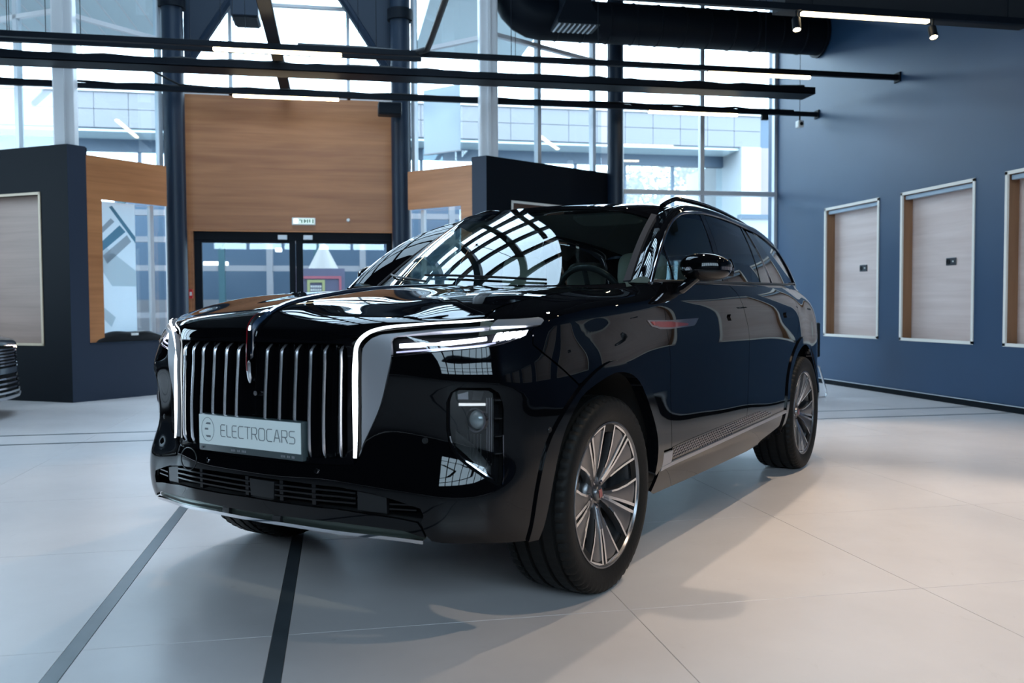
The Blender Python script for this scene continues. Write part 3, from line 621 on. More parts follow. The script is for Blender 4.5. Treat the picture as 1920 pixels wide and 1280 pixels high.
link('cone', MB().lathe([(0, 2.02), (.36, 2.02), (.24, 2.25), (.10, 2.52), (0, 2.70)], (-.33, 21.2, 0), (0,0,1), 14, False).mesh('cone', True), 'cone_pale', t)
link('trunk', MB().tube([(-.33, 21.2, -.05), (-.33, 21.2, 2.05)], .07, 8).mesh('trunk'), 'bark', t)
# bare autumn trees beyond the gallery
def tree(x, y, h, seed, label):
    rnd = random.Random(seed); t = empty('autumn_tree', (x, y, 0), label, 'tree', 'trees behind the opposite building')
    mb = MB(); tips = []
    def br(p, d, L, r, lev):
        q = p + d*L; mb.tube([p, p+d*L*.5+Vector((rnd.uniform(-.1,.1),)*3)*L*.3, q], [r, r*.8, r*.6], 6, False)
        if lev == 0: tips.append(q); return
        for _ in range(3):
            nd = (d + Vector((rnd.uniform(-.8,.8), rnd.uniform(-.8,.8), rnd.uniform(-.1,.6)))).normalized(); br(p+d*L*rnd.uniform(.6, 1), nd, L*rnd.uniform(.55,.75), r*.55, lev-1)
    br(Vector((x, y, -.05)), Vector((rnd.uniform(-.06,.06), 0, 1)).normalized(), h*.36, h*.035, 4)
    link('branches', mb.mesh('branches', True), 'bark', t)
    lf = MB()
    for q in tips:
        for _ in range(13):
            c = q + Vector((rnd.gauss(0,.35), rnd.gauss(0,.35), rnd.gauss(0,.35))); a = Vector((rnd.uniform(-1,1), rnd.uniform(-1,1), rnd.uniform(-1,1))).normalized()*.13; b2 = a.cross(Vector((rnd.uniform(-1,1), rnd.uniform(-1,1), 1))).normalized()*.10
            lf.add([c-a, c+b2, c+a, c-b2], [(0,1,2,3)])
    link('foliage', lf.mesh('foliage', recalc=False), 'leaf_autumn', t, kind='stuff')
for k, (x, y, h) in enumerate(((12.6, 37, 9.4), (15.4, 38, 9.6), (18.2, 37, 9.4), (7.4, 38.5, 9.4), (-12, 38, 9.4))):
    tree(x, y, h, 20+k, ['bare autumn tree left of centre behind the gallery glass', 'bare autumn tree in the middle behind the gallery glass', 'bare autumn tree near the white fin wall', 'bare autumn tree seen above the right kiosk', 'bare autumn tree behind the left kiosk'][k])

# chair with bent chrome legs half hidden behind the car
t = empty('cantilever_chair', (5.45, 10.05, 0), 'black cantilever chair with bent chrome legs behind the rear of the suv', 'chair')
for dy in (-.24, .24):
    y = 10.05+dy
    link('leg', MB().tube([(5.42, y, .46), (5.60, y, .44), (5.70, y, .38), (5.80, y, .06), (5.78, y, .018), (5.70, y, .014), (5.2, y, .014)], .012, 10).mesh('leg', True), 'chrome', t)
link('seat', MB().box(5.10, 5.62, 9.80, 10.30, .44, .49).mesh('seat', bevel=.02), 'black_plastic', t)
link('backrest', MB().box(5.66, 5.71, 9.80, 10.30, .50, .92).mesh('backrest', bevel=.02), 'black_plastic', t)
for dy in (-.26, .26): link('armrest', MB().tube([(5.68, 10.05+dy, .62), (5.3, 10.05+dy, .66)], .02, 8).mesh('armrest', True), 'black_plastic', t)
# ------------------------------------------------------------------ car surfaces (car frame: x forward, y left, z up, origin under the front axle)
class Spline:
    """natural cubic spline basis on fixed knots: B(q) @ data interpolates"""
    def __init__(s, k):
        k = np.asarray(k, float); n = len(k); h = np.diff(k); A = np.zeros((n, n)); R = np.zeros((n, n)); A[0, 0] = A[-1, -1] = 1
        for i in range(1, n-1):
            A[i, i-1] = h[i-1]; A[i, i] = 2*(h[i-1]+h[i]); A[i, i+1] = h[i]
            R[i, i-1] = 6/h[i-1]; R[i, i] = -6/h[i-1]-6/h[i]; R[i, i+1] = 6/h[i]
        s.k = k; s.h = h; s.M = np.linalg.solve(A, R)
    def B(s, q):
        q = np.atleast_1d(np.asarray(q, float)); k = s.k; i = np.clip(np.searchsorted(k, q)-1, 0, len(k)-2); h = s.h[i]
        a = (k[i+1]-q)/h; b = (q-k[i])/h; n = len(k); I = np.eye(n)
        return a[:, None]*I[i]+b[:, None]*I[i+1]+((a**3-a)*h*h/6)[:, None]*s.M[i]+((b**3-b)*h*h/6)[:, None]*s.M[i+1]
class Chart:
    def __init__(s, us, vs, T): s.su = Spline(us); s.sv = Spline(vs); s.T = np.asarray(T, float)   # T[u][v][3]
    def __call__(s, uv):
        uv = np.atleast_2d(uv); return np.einsum('qi,ijk,qj->qk', s.su.B(uv[:, 0]), s.T, s.sv.B(uv[:, 1]))
    def normal(s, uv, h=.004):
        uv = np.atleast_2d(np.asarray(uv, float)); e = np.array([h, 0]); g = np.array([0, h])
        n = np.cross(s(uv+e)-s(uv-e), s(uv+g)-s(uv-g)); return n/np.maximum(np.linalg.norm(n, axis=1), 1e-12)[:, None]

def mirrored(us, vs, T):
    m = [[np.array(p)*(1, -1, 1) for p in c] for c in T[:0:-1]]; return Chart([-u for u in us[:0:-1]]+list(us), vs, m+[[np.array(p) for p in c] for c in T])
# --- lower body wrapped from the nose round the corner and along the left side to the tail
def lower_chart():
    V = [.25, .36, .46, .54, .62, .72, .82, .90, .97, 1.05, 1.12, 1.20]
    O = [(.95, 0), (.94, .2), (.915, .4), (.855, .59), (.785, .76), (.70, .862), (.60, .925), (.5, .956), (.36, .977)]
    Nn = [(1, 0), (1, .05), (.98, .2), (.93, .36), (.82, .57), (.65, .76), (.45, .89), (.25, .97), (.1, .99)]
    off = [[-.06, -.06, -.06, -.06, -.05, -.045, -.035, -.03, -.02], [.0, .0, .0, .002, .008, .004, -.003, -.005, -.005],
           [.014, .014, .014, .014, .020, .016, .003, 0, 0], [.014, .014, .014, .011, .013, .011, .003, 0, 0],
           [.004, .004, .005, -.010, -.013, -.006, 0, 0, 0], [.000, .000, .003, -.022, -.022, -.008, 0, 0, 0],
           [-.004, -.004, .000, -.018, -.014, -.004, 0, 0, 0], [-.010, -.010, -.004, -.010, -.006, -.001, -.002, -.002, -.002],
           [-.015, -.014, -.006, -.014, -.024, -.020, -.018, -.015, -.010], [-.024, -.023, -.012, -.026, -.055, -.050, -.045, -.035, -.022]]
    t1 = [(.88, 0, 1.09), (.87, .2, 1.088), (.85, .4, 1.083), (.80, .55, 1.08), (.70, .69, 1.085), (.617, .80, 1.093), (.545, .866, 1.094), (.465, .900, 1.096), (.348, .930, 1.103)]
    t2 = [(.80, 0, 1.13), (.79, .2, 1.12), (.77, .4, 1.11), (.72, .53, 1.105), (.64, .66, 1.105), (.575, .765, 1.108), (.525, .792, 1.124), (.45, .797, 1.140), (.33, .803, 1.159)]
    cols = []; us = [0, .2, .401, .588, .779, .910, 1.028, 1.133, 1.275]
    for i in range(9):
        n = np.array(Nn[i]); n = n/np.linalg.norm(n)
        c = [(O[i][0]+n[0]*off[j][i], O[i][1]+n[1]*off[j][i], V[j]) for j in range(10)]
        cols.append(c+[t1[i], t2[i]])
    base = [.905, .955, .980, .984, .982, .980, .983, .987, .988, .983]
    def side(x, add, sh, se):
        cols.append([(x, base[j]+(add[j] if hasattr(add, '__len__') else add), V[j]) for j in range(10)]+[(x, *sh), (x, *se)]); us.append(1.635-x)
    side(.20, [.02, .005, .002, .004, .006, .007, .005, .0, -.008, -.019], (.938, 1.116), (.812, 1.174))
    side(.0, [.02, .01, .004, .006, .010, .012, .010, .006, -.002, -.011], (.946, 1.130), (.820, 1.191))
    side(-.3, [.01, .005, .003, .004, .006, .008, .006, .003, 0, -.003], (.958, 1.146), (.832, 1.204))
    side(-.6, 0, (.968, 1.150), (.900, 1.234)); side(-1.0, 0, (.972, 1.146), (.922, 1.240)); side(-1.4, .002, (.974, 1.144), (.927, 1.242))
    side(-1.8, .002, (.974, 1.143), (.926, 1.243)); side(-2.3, [0, 0, 0, -.002, -.004, -.004, -.003, -.003, -.003, -.003], (.966, 1.143), (.910, 1.245))
    side(-2.8, [0, 0, -.002, -.004, -.006, -.008, -.010, -.013, -.016, -.020], (.944, 1.146), (.876, 1.248))
    side(-3.11, [0, 0, -.003, -.006, -.010, -.014, -.019, -.024, -.029, -.034], (.922, 1.148), (.846, 1.250))
    side(-3.45, [-.02, -.02, -.022, -.026, -.032, -.038, -.045, -.052, -.058, -.064], (.886, 1.148), (.800, 1.246))
    side(-3.8, [-.07, -.07, -.07, -.073, -.077, -.08, -.084, -.09, -.096, -.102], (.846, 1.142), (.755, 1.235))
    for x, y, u in ((-4.05, .765, 5.705), (-4.17, .45, 6.03), (-4.20, 0, 6.48)):
        cols.append([(x+(.04 if j == 0 else 0)+(.0 if j < 8 else (j-7)*.004), y*(1-.01*max(0, j-5)), V[j]) for j in range(10)]+[(x+.03, y*.93, 1.14), (x+.07, y*.86, 1.23)]); us.append(u)
    mc = [[(x, -y, z) for x, y, z in c] for c in cols[:0:-1]]; mu = [-u for u in us[:0:-1]]
    return Chart(mu+us, V, mc+cols)
LOW = lower_chart()
def sx(x): return 1.635-x     # side panels: u from x

# --- bonnet: columns from the centre line out, rows from the grille edge back to the scuttle
def hood_chart():
    T = [[(.928, 0, 1.02), (.917, 0, 1.058), (.878, 0, 1.092), (.80, 0, 1.130), (.6, 0, 1.172), (.3, 0, 1.206), (0, 0, 1.222), (-.33, 0, 1.233)],
         [(.923, .2, 1.02), (.912, .2, 1.057), (.872, .2, 1.089), (.79, .2, 1.122), (.6, .2, 1.163), (.3, .2, 1.198), (0, .205, 1.217), (-.34, .21, 1.228)],
         [(.909, .4, 1.02), (.898, .4, 1.055), (.862, .4, 1.084), (.77, .405, 1.111), (.58, .41, 1.152), (.28, .42, 1.188), (-.02, .43, 1.210), (-.38, .43, 1.223)],
         [(.850, .525, 1.047), (.840, .525, 1.066), (.815, .527, 1.084), (.74, .535, 1.105), (.55, .55, 1.157), (.25, .58, 1.192), (-.05, .61, 1.210), (-.43, .62, 1.219)],
         [(.752, .66, 1.066), (.742, .66, 1.079), (.720, .66, 1.090), (.655, .665, 1.114), (.48, .68, 1.157), (.2, .70, 1.190), (-.1, .72, 1.206), (-.49, .73, 1.214)],
         [(.620, .80, 1.092), (.613, .797, 1.098), (.600, .793, 1.104), (.54, .79, 1.122), (.38, .80, 1.152), (.12, .815, 1.182), (-.16, .825, 1.198), (-.56, .842, 1.212)]]
    return mirrored([0, .2, .4, .55, .70, .83], [0, .04, .085, .17, .38, .68, .98, 1.32], T)
HOOD = hood_chart()
# --- windscreen and roof
def screen_chart():
    b = [(-.33, 0, 1.232), (-.36, .25, 1.230), (-.44, .47, 1.228), (-.55, .645, 1.230), (-.655, .757, 1.240)]
    t = [(-1.05, 0, 1.668), (-1.062, .22, 1.665), (-1.10, .42, 1.655), (-1.17, .55, 1.638), (-1.265, .635, 1.610)]
    T = []
    for p, q in zip(b, t):
        p, q = np.array(p), np.array(q); n = np.array([.5, 0, .85])
        T.append([p, p*.67+q*.33+n*.018, p*.33+q*.67+n*.018, q])
    return mirrored([0, .25, .48, .66, .79], [0, .28, .56, .84], T)
SCREEN = screen_chart()
ROOFX = [-1.05, -1.3, -1.6, -2.0, -2.5, -3.0, -3.5, -3.92]; ROOFZ = [1.668, 1.702, 1.721, 1.726, 1.712, 1.676, 1.612, 1.530]
def roof_chart():
    ys = [0, .22, .42, .55, .635]; fr = [0, -.012, -.05, -.12, -.215]; dz = [0, .003, .010, .020, .038]; T = []
    for y, f, d in zip(ys, fr, dz):
        c = []
        for k, (x, z) in enumerate(zip(ROOFX, ROOFZ)):
            w = max(0, 1-k/3.); xx = x+f*w; yy = y*(1 if k < 4 else 1-.035*(k-3)); hh = d
            if k == 0: zz = [1.668, 1.665, 1.655, 1.638, 1.610][ys.index(y)]
            else: zz = z-hh
            c.append((xx, yy, zz))
        T.append(c)
    return mirrored([0, .22, .42, .56, .665], [0, .25, .55, .95, 1.45, 1.95, 2.45, 2.88], T)
ROOF = roof_chart()
# --- side glass: domain (u = -x, z)
def glass_chart():
    X = [-.5, -1.0, -1.5, -2.0, -2.5, -3.0, -3.5]; Z = [1.23, 1.36, 1.50, 1.66]
    yb = [.895, .922, .928, .922, .900, .858, .795]; T = []
    for x, y in zip(X, yb): T.append([(x, y-.034*t-.007*t*t, z) for z, t in zip(Z, (0, 1, 2.08, 3.31))])
    return Chart([-x for x in X], Z, T)
GLASS = glass_chart()
def gx(x, z): return (-x, z)
OUT = {
    'drl_mid': [(0.46, 0.623), (0.46, 0.764), (0.461, 0.908), (0.463, 0.979), (0.472, 1.009), (0.492, 1.032), (0.52, 1.049), (0.568, 1.063), (0.646, 1.072), (0.747, 1.08), (0.84, 1.083), (0.944, 1.09)],
    'silver_in': [(0.477, 0.647), (0.478, 0.764), (0.48, 0.908), (0.482, 0.979), (0.493, 1.004), (0.513, 1.023), (0.543, 1.036), (0.622, 1.044), (0.742, 1.056), (0.927, 1.067)],
    'silver_out': [(0.576, 1.01), (0.579, 0.971), (0.572, 0.927), (0.554, 0.855), (0.535, 0.791), (0.508, 0.728), (0.485, 0.674), (0.469, 0.629)],
    'headlight': [(0.574, 1.012), (0.579, 1.021), (0.592, 1.026), (0.74, 1.042), (0.939, 1.057), (1.1, 1.064), (1.134, 1.066), (1.108, 1.041), (1.047, 1.022), (0.969, 1.004), (0.869, 0.992), (0.709, 0.98), (0.575, 0.968)],
    'tip': [(0.945, 1.082), (0.958, 1.093), (1.15, 1.105), (1.174, 1.089), (1.157, 1.068), (0.928, 1.058)],
    'fog': [(0.794, 0.852), (0.821, 0.859), (0.914, 0.854), (0.932, 0.844), (0.938, 0.817), (0.934, 0.547), (0.91, 0.565), (0.865, 0.599), (0.815, 0.638), (0.79, 0.675), (0.781, 0.726), (0.783, 0.82)],
    'fogvent': [(0.934, 0.85), (0.947, 0.84), (0.959, 0.818), (0.965, 0.791), (0.96, 0.568), (0.953, 0.54), (0.936, 0.544)],
    'bumper_bot': [(0.688, 0.355), (0.758, 0.348), (0.882, 0.343), (1.059, 0.325)],
    'lg_top': [(0.003, 0.528), (0.166, 0.526), (0.403, 0.521), (0.517, 0.505), (0.601, 0.484), (0.673, 0.465)],
    'lg_bot': [(0.664, 0.423), (0.516, 0.438), (0.401, 0.45), (0.146, 0.45), (-0.04, 0.454)],
    'lip_top': [(0.031, 0.399), (0.398, 0.401), (0.623, 0.386), (0.71, 0.36)],
    'lip_bot': [(0.027, 0.381), (0.281, 0.376), (0.524, 0.366), (0.688, 0.355)],
    'arch_out': [(1.068, 0.327), (1.113, 0.531), (1.182, 0.683), (1.358, 0.83), (1.575, 0.912), (1.754, 0.898), (1.959, 0.802), (2.074, 0.7), (2.14, 0.597)],
    'arch_in': [(1.133, 0.367), (1.225, 0.644), (1.318, 0.764), (1.404, 0.819), (1.637, 0.871), (1.836, 0.836), (1.973, 0.719), (2.069, 0.573), (2.085, 0.401)],
    'door_front': [(2.194, 1.129), (2.198, 1.023), (2.247, 0.874), (2.263, 0.679), (2.27, 0.43)],
    'door_mid': [(3.234, 1.197), (3.3, 1.161), (3.325, 1.116), (3.358, 1.068), (3.401, 0.989), (3.428, 0.747), (3.389, 0.525)],
    'badge': [(1.983, 1.06), (2.036, 1.043), (2.23, 1.029), (2.536, 1.036), (2.607, 1.062), (2.236, 1.058)],
    'hole_trim': [(2.251, 0.487), (2.543, 0.503), (3.302, 0.51), (3.588, 0.513), (3.813, 0.499), (3.94, 0.467), (3.4, 0.448), (2.28, 0.414)],
    'strip_top': [(2.131, 0.475), (2.253, 0.474)],
    'strip': [(2.138, 0.387), (2.287, 0.403), (2.8, 0.415), (3.412, 0.428), (4.282, 0.444)],
    'sill_bot': [(2.377, 0.292), (2.925, 0.297), (3.729, 0.304), (4.263, 0.38)],
    'handle1': [(2.974, 1.06), (3.167, 1.063), (3.413, 1.045)],
    'handle2': [(4.15, 1.055), (4.378, 1.058), (4.572, 1.038)],
    'rdoor': [(4.625, 1.145), (4.607, 1.108), (4.662, 1.077)],
    'rarch_in': [(4.266, 0.484), (4.372, 0.631), (4.508, 0.76), (4.696, 0.838), (5.011, 0.843), (5.219, 0.783), (5.405, 0.653)],
    'bump_seam': [(1.108, 0.994), (1.157, 0.962), (1.238, 0.912), (1.358, 0.842)],
    'cheek_line': [(0.598, 0.906), (0.704, 0.878), (0.798, 0.872), (0.894, 0.87), (0.958, 0.845)]}
# ------------------------------------------------------------------ panel builder: trims a polygon out of a chart
def sm(pts, n=6):
    """Catmull-Rom densify an open run of points"""
    p = [np.array(q, float) for q in pts]; p = [2*p[0]-p[1]]+p+[2*p[-1]-p[-2]]; out = []
    for i in range(1, len(p)-2):
        for k in range(n):
            t = k/n; out.append(tuple(.5*((2*p[i])+(p[i+1]-p[i-1])*t+(2*p[i-1]-5*p[i]+4*p[i+1]-p[i+2])*t*t+(3*p[i]-p[i-1]-3*p[i+1]+p[i+2])*t**3)))
    out.append(tuple(p[-2])); return out
def resample(poly, step):
    out = []; n = len(poly)
    for i in range(n):
        a, b = np.array(poly[i], float), np.array(poly[(i+1) % n], float); k = max(1, int(math.ceil(np.linalg.norm(b-a)/step)))
        out += [a+(b-a)*j/k for j in range(k)]
    o2 = []
    for p in out:
        if not o2 or np.linalg.norm(p-o2[-1]) > 1e-4: o2.append(p)
    if np.linalg.norm(o2[0]-o2[-1]) < 1e-4: o2.pop()
    return np.array(o2)
def inside(pts, poly):
    x, y = pts[:, 0], pts[:, 1]; r = np.zeros(len(pts), bool); q = np.roll(poly, -1, 0)
    for (x0, y0), (x1, y1) in zip(poly, q):
        if y0 == y1: continue
        c = ((y0 > y) != (y1 > y)) & (x < (x1-x0)*(y-y0)/(y1-y0)+x0); r ^= c
    return r
def dist(pts, poly):
    d = np.full(len(pts), 9.); q = np.roll(poly, -1, 0)
    for a, b in zip(poly, q):
        e = b-a; t = np.clip(((pts-a)@e)/max(e@e, 1e-12), 0, 1); d = np.minimum(d, np.linalg.norm(pts-a-t[:, None]*e, axis=1))
    return d
def shrink(poly, g):
    p = np.array(poly); a = np.roll(p, 1, 0); b = np.roll(p, -1, 0); t = b-a; t /= np.maximum(np.linalg.norm(t, axis=1), 1e-9)[:, None]
    area = .5*np.sum(p[:, 0]*b[:, 1]-b[:, 0]*p[:, 1]); n = np.stack([-t[:, 1], t[:, 0]], 1)*(1 if area > 0 else -1)
    return p+n*g
def panel_mesh(name, chart, poly, holes=(), step=.03, rim=.014, off=0.0, gap=.002, mirror=False, field=None):
    P = shrink(resample(poly, step), gap); H = [shrink(resample(h, step), -gap) for h in holes]
    lo, hi = P.min(0), P.max(0); gx_, gy_ = np.meshgrid(np.arange(lo[0]+step*.5, hi[0], step), np.arange(lo[1]+step*.5, hi[1], step*.87))
    gx_ = gx_+(np.arange(gx_.shape[0]) % 2)[:, None]*step*.5; G = np.stack([gx_.ravel(), gy_.ravel()], 1)
    if len(G):
        G = G[inside(G, P)]
        if len(G): G = G[dist(G, P) > step*.45]
        for h in H:
            if len(G): G = G[~inside(G, h)]
            if len(G): G = G[dist(G, h) > step*.45]
    loops = [P]+H; pts = np.vstack(loops+([G] if len(G) else [])); edges = []; o = 0
    for L in loops: n = len(L); edges += [(o+i, o+(i+1) % n) for i in range(n)]; o += n
    vs, es, fs, *_ = delaunay_2d_cdt([Vector(p) for p in pts], edges, [], 0, 1e-6)
    V2 = np.array([(v.x, v.y) for v in vs]); F = np.array([f[:] for f in fs if len(f) == 3]); c = V2[F].mean(1); ok = inside(c, P)
    for h in H: ok &= ~inside(c, h)
    F = F[ok]
    a, b, d = V2[F[:, 0]], V2[F[:, 1]], V2[F[:, 2]]; ar = (b[:, 0]-a[:, 0])*(d[:, 1]-a[:, 1])-(b[:, 1]-a[:, 1])*(d[:, 0]-a[:, 0])
    F[ar < 0] = F[ar < 0][:, ::-1]
    N = chart.normal(V2); X = chart(V2)+N*off
    if field is not None: X = X+N*field(V2)[:, None]
    # boundary edges by count
    cnt = {}
    for f in F:
        for i in range(3): e = (f[i], f[(i+1) % 3]); cnt[e] = 1
    bd = [e for e in cnt if (e[1], e[0]) not in cnt]
    Xl = X.tolist(); Nl = N.tolist(); faces = [tuple(int(i) for i in f) for f in F]
    if rim > 0:
        m = {}
        def vert(i, dep, nn):
            Xl.append((X[i]-N[i]*dep).tolist()); Nl.append(nn); return len(Xl)-1
        for i, j in bd:
            t = X[j]-X[i]; nn = np.cross(t, N[i]); nn = (nn/max(np.linalg.norm(nn), 1e-9)).tolist()
            a_, b_, c_, d_ = vert(i, 0, nn), vert(j, 0, nn), vert(j, rim, nn), vert(i, rim, nn); faces.append((a_, d_, c_, b_))
    if mirror:
        Xl = [(x, -y, z) for x, y, z in Xl]; Nl = [(x, -y, z) for x, y, z in Nl]; faces = [f[::-1] for f in faces]
    me = bpy.data.meshes.new(name); me.from_pydata(Xl, [], faces); me.polygons.foreach_set('use_smooth', [True]*len(me.polygons))
    me.update(); 
    if field is None: me.normals_split_custom_set_from_vertices(Nl)
    return me
def both(name, chart, poly, m, parent, **k):
    out = []
    for mi in (False, True): out.append(link(name, panel_mesh(name, chart, poly, mirror=mi, **k), m, parent[1 if mi else 0] if isinstance(parent, (list, tuple)) else parent, loc=(0, 0, 0)))
    return out
def flip(p, s): return (p[0], p[1]*s, p[2])

# ------------------------------------------------------------------ car materials
mat('paint_black', (.002, .002, .0027), .4, 0, 1.0, 0.0, coat_rough=.0)
MATS['paint_black'].node_tree.nodes['Principled BSDF'].inputs['Coat IOR'].default_value = 1.42
mat('gloss_black', (.003, .003, .004), .06, 0, 0, .4)
mat('satin_black', (.010, .010, .011), .32)
mat('matt_black', (.006, .006, .007), .7)
mat('cavity', (.003, .003, .004), .8, spec=.1)
mat('dull_black', (.004, .004, .005), .9, spec=.0)
mat('silver_satin', (.33, .33, .355), .38, .5)
mat('grey_moulding', (.050, .050, .056), .6, spec=.0)
mat('chrome_car', (.82, .82, .84), .05, 1.0)
mat('chrome_dark', (.34, .32, .34), .10, 1.0)
mat('chrome_slat', (.62, .60, .63), .26, .9)
mat('drl', (1, 1, 1), .4, emit=(.86, .95, 1.0), estr=2.6)
mat('headlight_led', (1, 1, 1), .4, emit=(.84, .88, 1.0), estr=7.0)
mat('headlight_soft', (.7, .7, .9), .4, emit=(.62, .60, .95), estr=.8)
mat('lamp_bar', (.75, .75, .75), .3, emit=(.9, .9, .9), estr=.55)
glass_mat('lamp_glass', (.85, .87, .88), .9)
glass_mat('car_glass', (.46, .55, .54), 1.0)
glass_mat('car_glass_dark', (.075, .09, .10), 1.0)
mat('lens_ball', (.30, .33, .34), .04, .2, 1.0)
def tyre_mat():
    mat('tyre', (.0085, .0085, .0085), .55, spec=.15, bump=.4, bscale=90)
tyre_mat()
mat('rim_grey', (.17, .165, .17), .30, .85)
mat('rim_face', (.72, .71, .71), .20, 1.0)
mat('rim_barrel', (.20, .20, .21), .25, .9)
mat('brake', (.28, .28, .29), .35, .8)
mat('red_glass', (.22, .006, .012), .15, 0, .5)
mat('plate_white', (.88, .93, .91), .4)
mat('plate_ink', (.16, .18, .19), .5)
mat('plate_frame', (.05, .07, .075), .3)
mat('leather_cream', (.50, .47, .40), .5)
mat('leather_dark', (.025, .025, .027), .5)
mat('headliner', (.42, .44, .42), .8)
mat('mirror', (.8, .8, .82), .02, 1.0)
mat('radiator', (.10, .12, .105), .35, .7)

CAR = empty('suv_car', (.326, 4.0, 0), 'large glossy black suv with vertical slat grille and lit headlamps', 'car', rz=math.radians(227.1696))
def cl(name, mb, m, parent=None, smooth=True, bevel=0, angle=40, kind=None, label=None):
    return link(name, mb.mesh(name, smooth, bevel, True, angle), m, parent or CAR, label, kind=kind, loc=(0, 0, 0))
O_ = OUT
def circ(cx_, cz_, r, a0, a1, n=28): return [(sx(cx_+r*math.cos(math.radians(a0+(a1-a0)*i/n))), cz_+r*math.sin(math.radians(a0+(a1-a0)*i/n))) for i in range(n+1)]
FX, RX, WZ = 0.0, -3.11, .389
# --- bumper cover (one piece across the nose)
fogo = sm(O_['fog'][:5], 4)[:-1]+[(.944, .80)]+[(.958, .835)][:0]
fog_hole = [(.79, .846), (.815, .862), (.92, .860), (.948, .842), (.962, .812), (.966, .785), (.964, .565), (.957, .535), (.938, .536), (.905, .556), (.860, .589), (.808, .630), (.784, .668), (.774, .725), (.776, .815)]
half = [(0, .529), (.166, .527), (.403, .522), (.518, .506), (.601, .485), (.682, .463), (.692, .44), (.684, .418), (.70, .372), (.72, .352), (.758, .346), (.884, .341), (1.060, .326)] + sm(O_['arch_out'][:4], 5)[1:] \
     + [(1.350, .846), (1.238, .914), (1.157, .964), (1.112, .996), (1.122, 1.030), (1.108, 1.039)] + sm([(1.108, 1.039), (1.047, 1.020), (.969, 1.002), (.869, .990), (.709, .978), (.576, .966)], 4)[1:] \
     + sm([(.580, .966), (.573, .927), (.555, .855), (.536, .791), (.510, .728), (.486, .674), (.468, .625)], 3)[1:] + [(.455, .602), (.40, .597), (.2, .592), (0, .590)]
full = half + [(-u, v) for u, v in half[-2:0:-1]]
bump = link('bumper_cover', panel_mesh('bumper_cover', LOW, full, [fog_hole, [(-u, v) for u, v in fog_hole]], step=.022, gap=.0015), 'paint_black', CAR, loc=(0, 0, 0))
# lower lip and its bright strip
lip = [(0, .453), (.146, .449), (.401, .448), (.516, .436), (.60, .428), (.672, .418), (.686, .400), (.700, .366), (.62, .386), (.398, .402), (.2, .401), (0, .40)]
lipf = lip + [(-u, v) for u, v in lip[-2:0:-1]]
link('bumper_lip', panel_mesh('bumper_lip', LOW, lipf, step=.02, gap=.001, off=.004), 'paint_black', CAR, loc=(0, 0, 0))
st = [(0, .399), (.2, .400), (.398, .400), (.622, .384), (.70, .364), (.694, .350), (.66, .346), (.523, .357), (.281, .366), (0, .370)]
stf = st + [(-u, v) for u, v in st[-2:0:-1]]
link('lip_recess', panel_mesh('lip_recess', LOW, stf, step=.02, gap=.001, off=-.012), 'radiator', CAR, loc=(0, 0, 0))
def ribbon(name, chart, path, w, m, parent, off=.004, rim=.01, step=.012, both_sides=True, wfun=None, field=None):
    p = np.array(path); t = np.gradient(p, axis=0); t /= np.linalg.norm(t, axis=1)[:, None]; n = np.stack([-t[:, 1], t[:, 0]], 1)
    ww = np.array([wfun(i/(len(p)-1)) if wfun else 1 for i in range(len(p))])[:, None]*w*.5
    poly = np.vstack([p+n*ww, (p-n*ww)[::-1]])
    if both_sides: return both(name, chart, poly, m, parent, step=step, rim=rim, off=off, gap=0, field=field)
    return [link(name, panel_mesh(name, chart, poly, step=step, rim=rim, off=off, gap=0), m, parent, loc=(0, 0, 0))]
lp = [(u, v) for u, v in sm([(0, .374), (.281, .371), (.523, .361), (.69, .351)], 8)]; lp = [(-u, v) for u, v in lp[:0:-1]]+lp
ribbon('lip_strip', LOW, lp, .012, 'chrome_car', CAR, off=.006, both_sides=False)
for u in (-.13, .13): link('lip_block', panel_mesh('lip_block', LOW, [(u-.025, .372), (u+.015, .372), (u+.025, .399), (u-.01, .399)], step=.015, off=.002, gap=0), 'satin_black', CAR, loc=(0, 0, 0))
# --- lower air intake
lg = [(0, .527), (.166, .525), (.403, .520), (.518, .504), (.601, .483), (.682, .461), (.690, .44), (.684, .420), (.516, .437), (.401, .449), (.146, .450), (0, .454)]
lgf = lg + [(-u, v) for u, v in lg[-2:0:-1]]
intake = link('lower_intake', panel_mesh('lower_intake', LOW, lgf, step=.02, off=-.055, gap=-.006, rim=0), 'cavity', CAR, loc=(0, 0, 0))
for f in (.25, .5, .75):
    path = [(u, .452+(.527-.452)*f*(1-.0*abs(u))-(.02*f*max(0, abs(u)-.40)/.2)) for u in np.linspace(-.46, .46, 40)]
    ribbon('intake_bar', LOW, path, .006, 'gloss_black', CAR, off=-.006, rim=.03, both_sides=False)
for u in (-.28, -.012, .155, .30):
    link('intake_divider', panel_mesh('intake_divider', LOW, [(u-.008, .45), (u+.008, .45), (u+.008, .525), (u-.008, .525)], step=.01, off=-.010, rim=.04, gap=0), 'gloss_black', CAR, loc=(0, 0, 0))
for k in range(7):
    v = .462+.009*k
    ribbon('radiator_fin', LOW, [(u, v) for u in np.linspace(.165, .455, 14)], .003, 'radiator', CAR, off=-.045, rim=.004, both_sides=False)
link('radar_cover', panel_mesh('radar_cover', LOW, [(.012, .458), (.125, .456), (.130, .520), (.008, .522)], step=.02, off=-.004, rim=.03), 'satin_black', CAR, loc=(0, 0, 0))
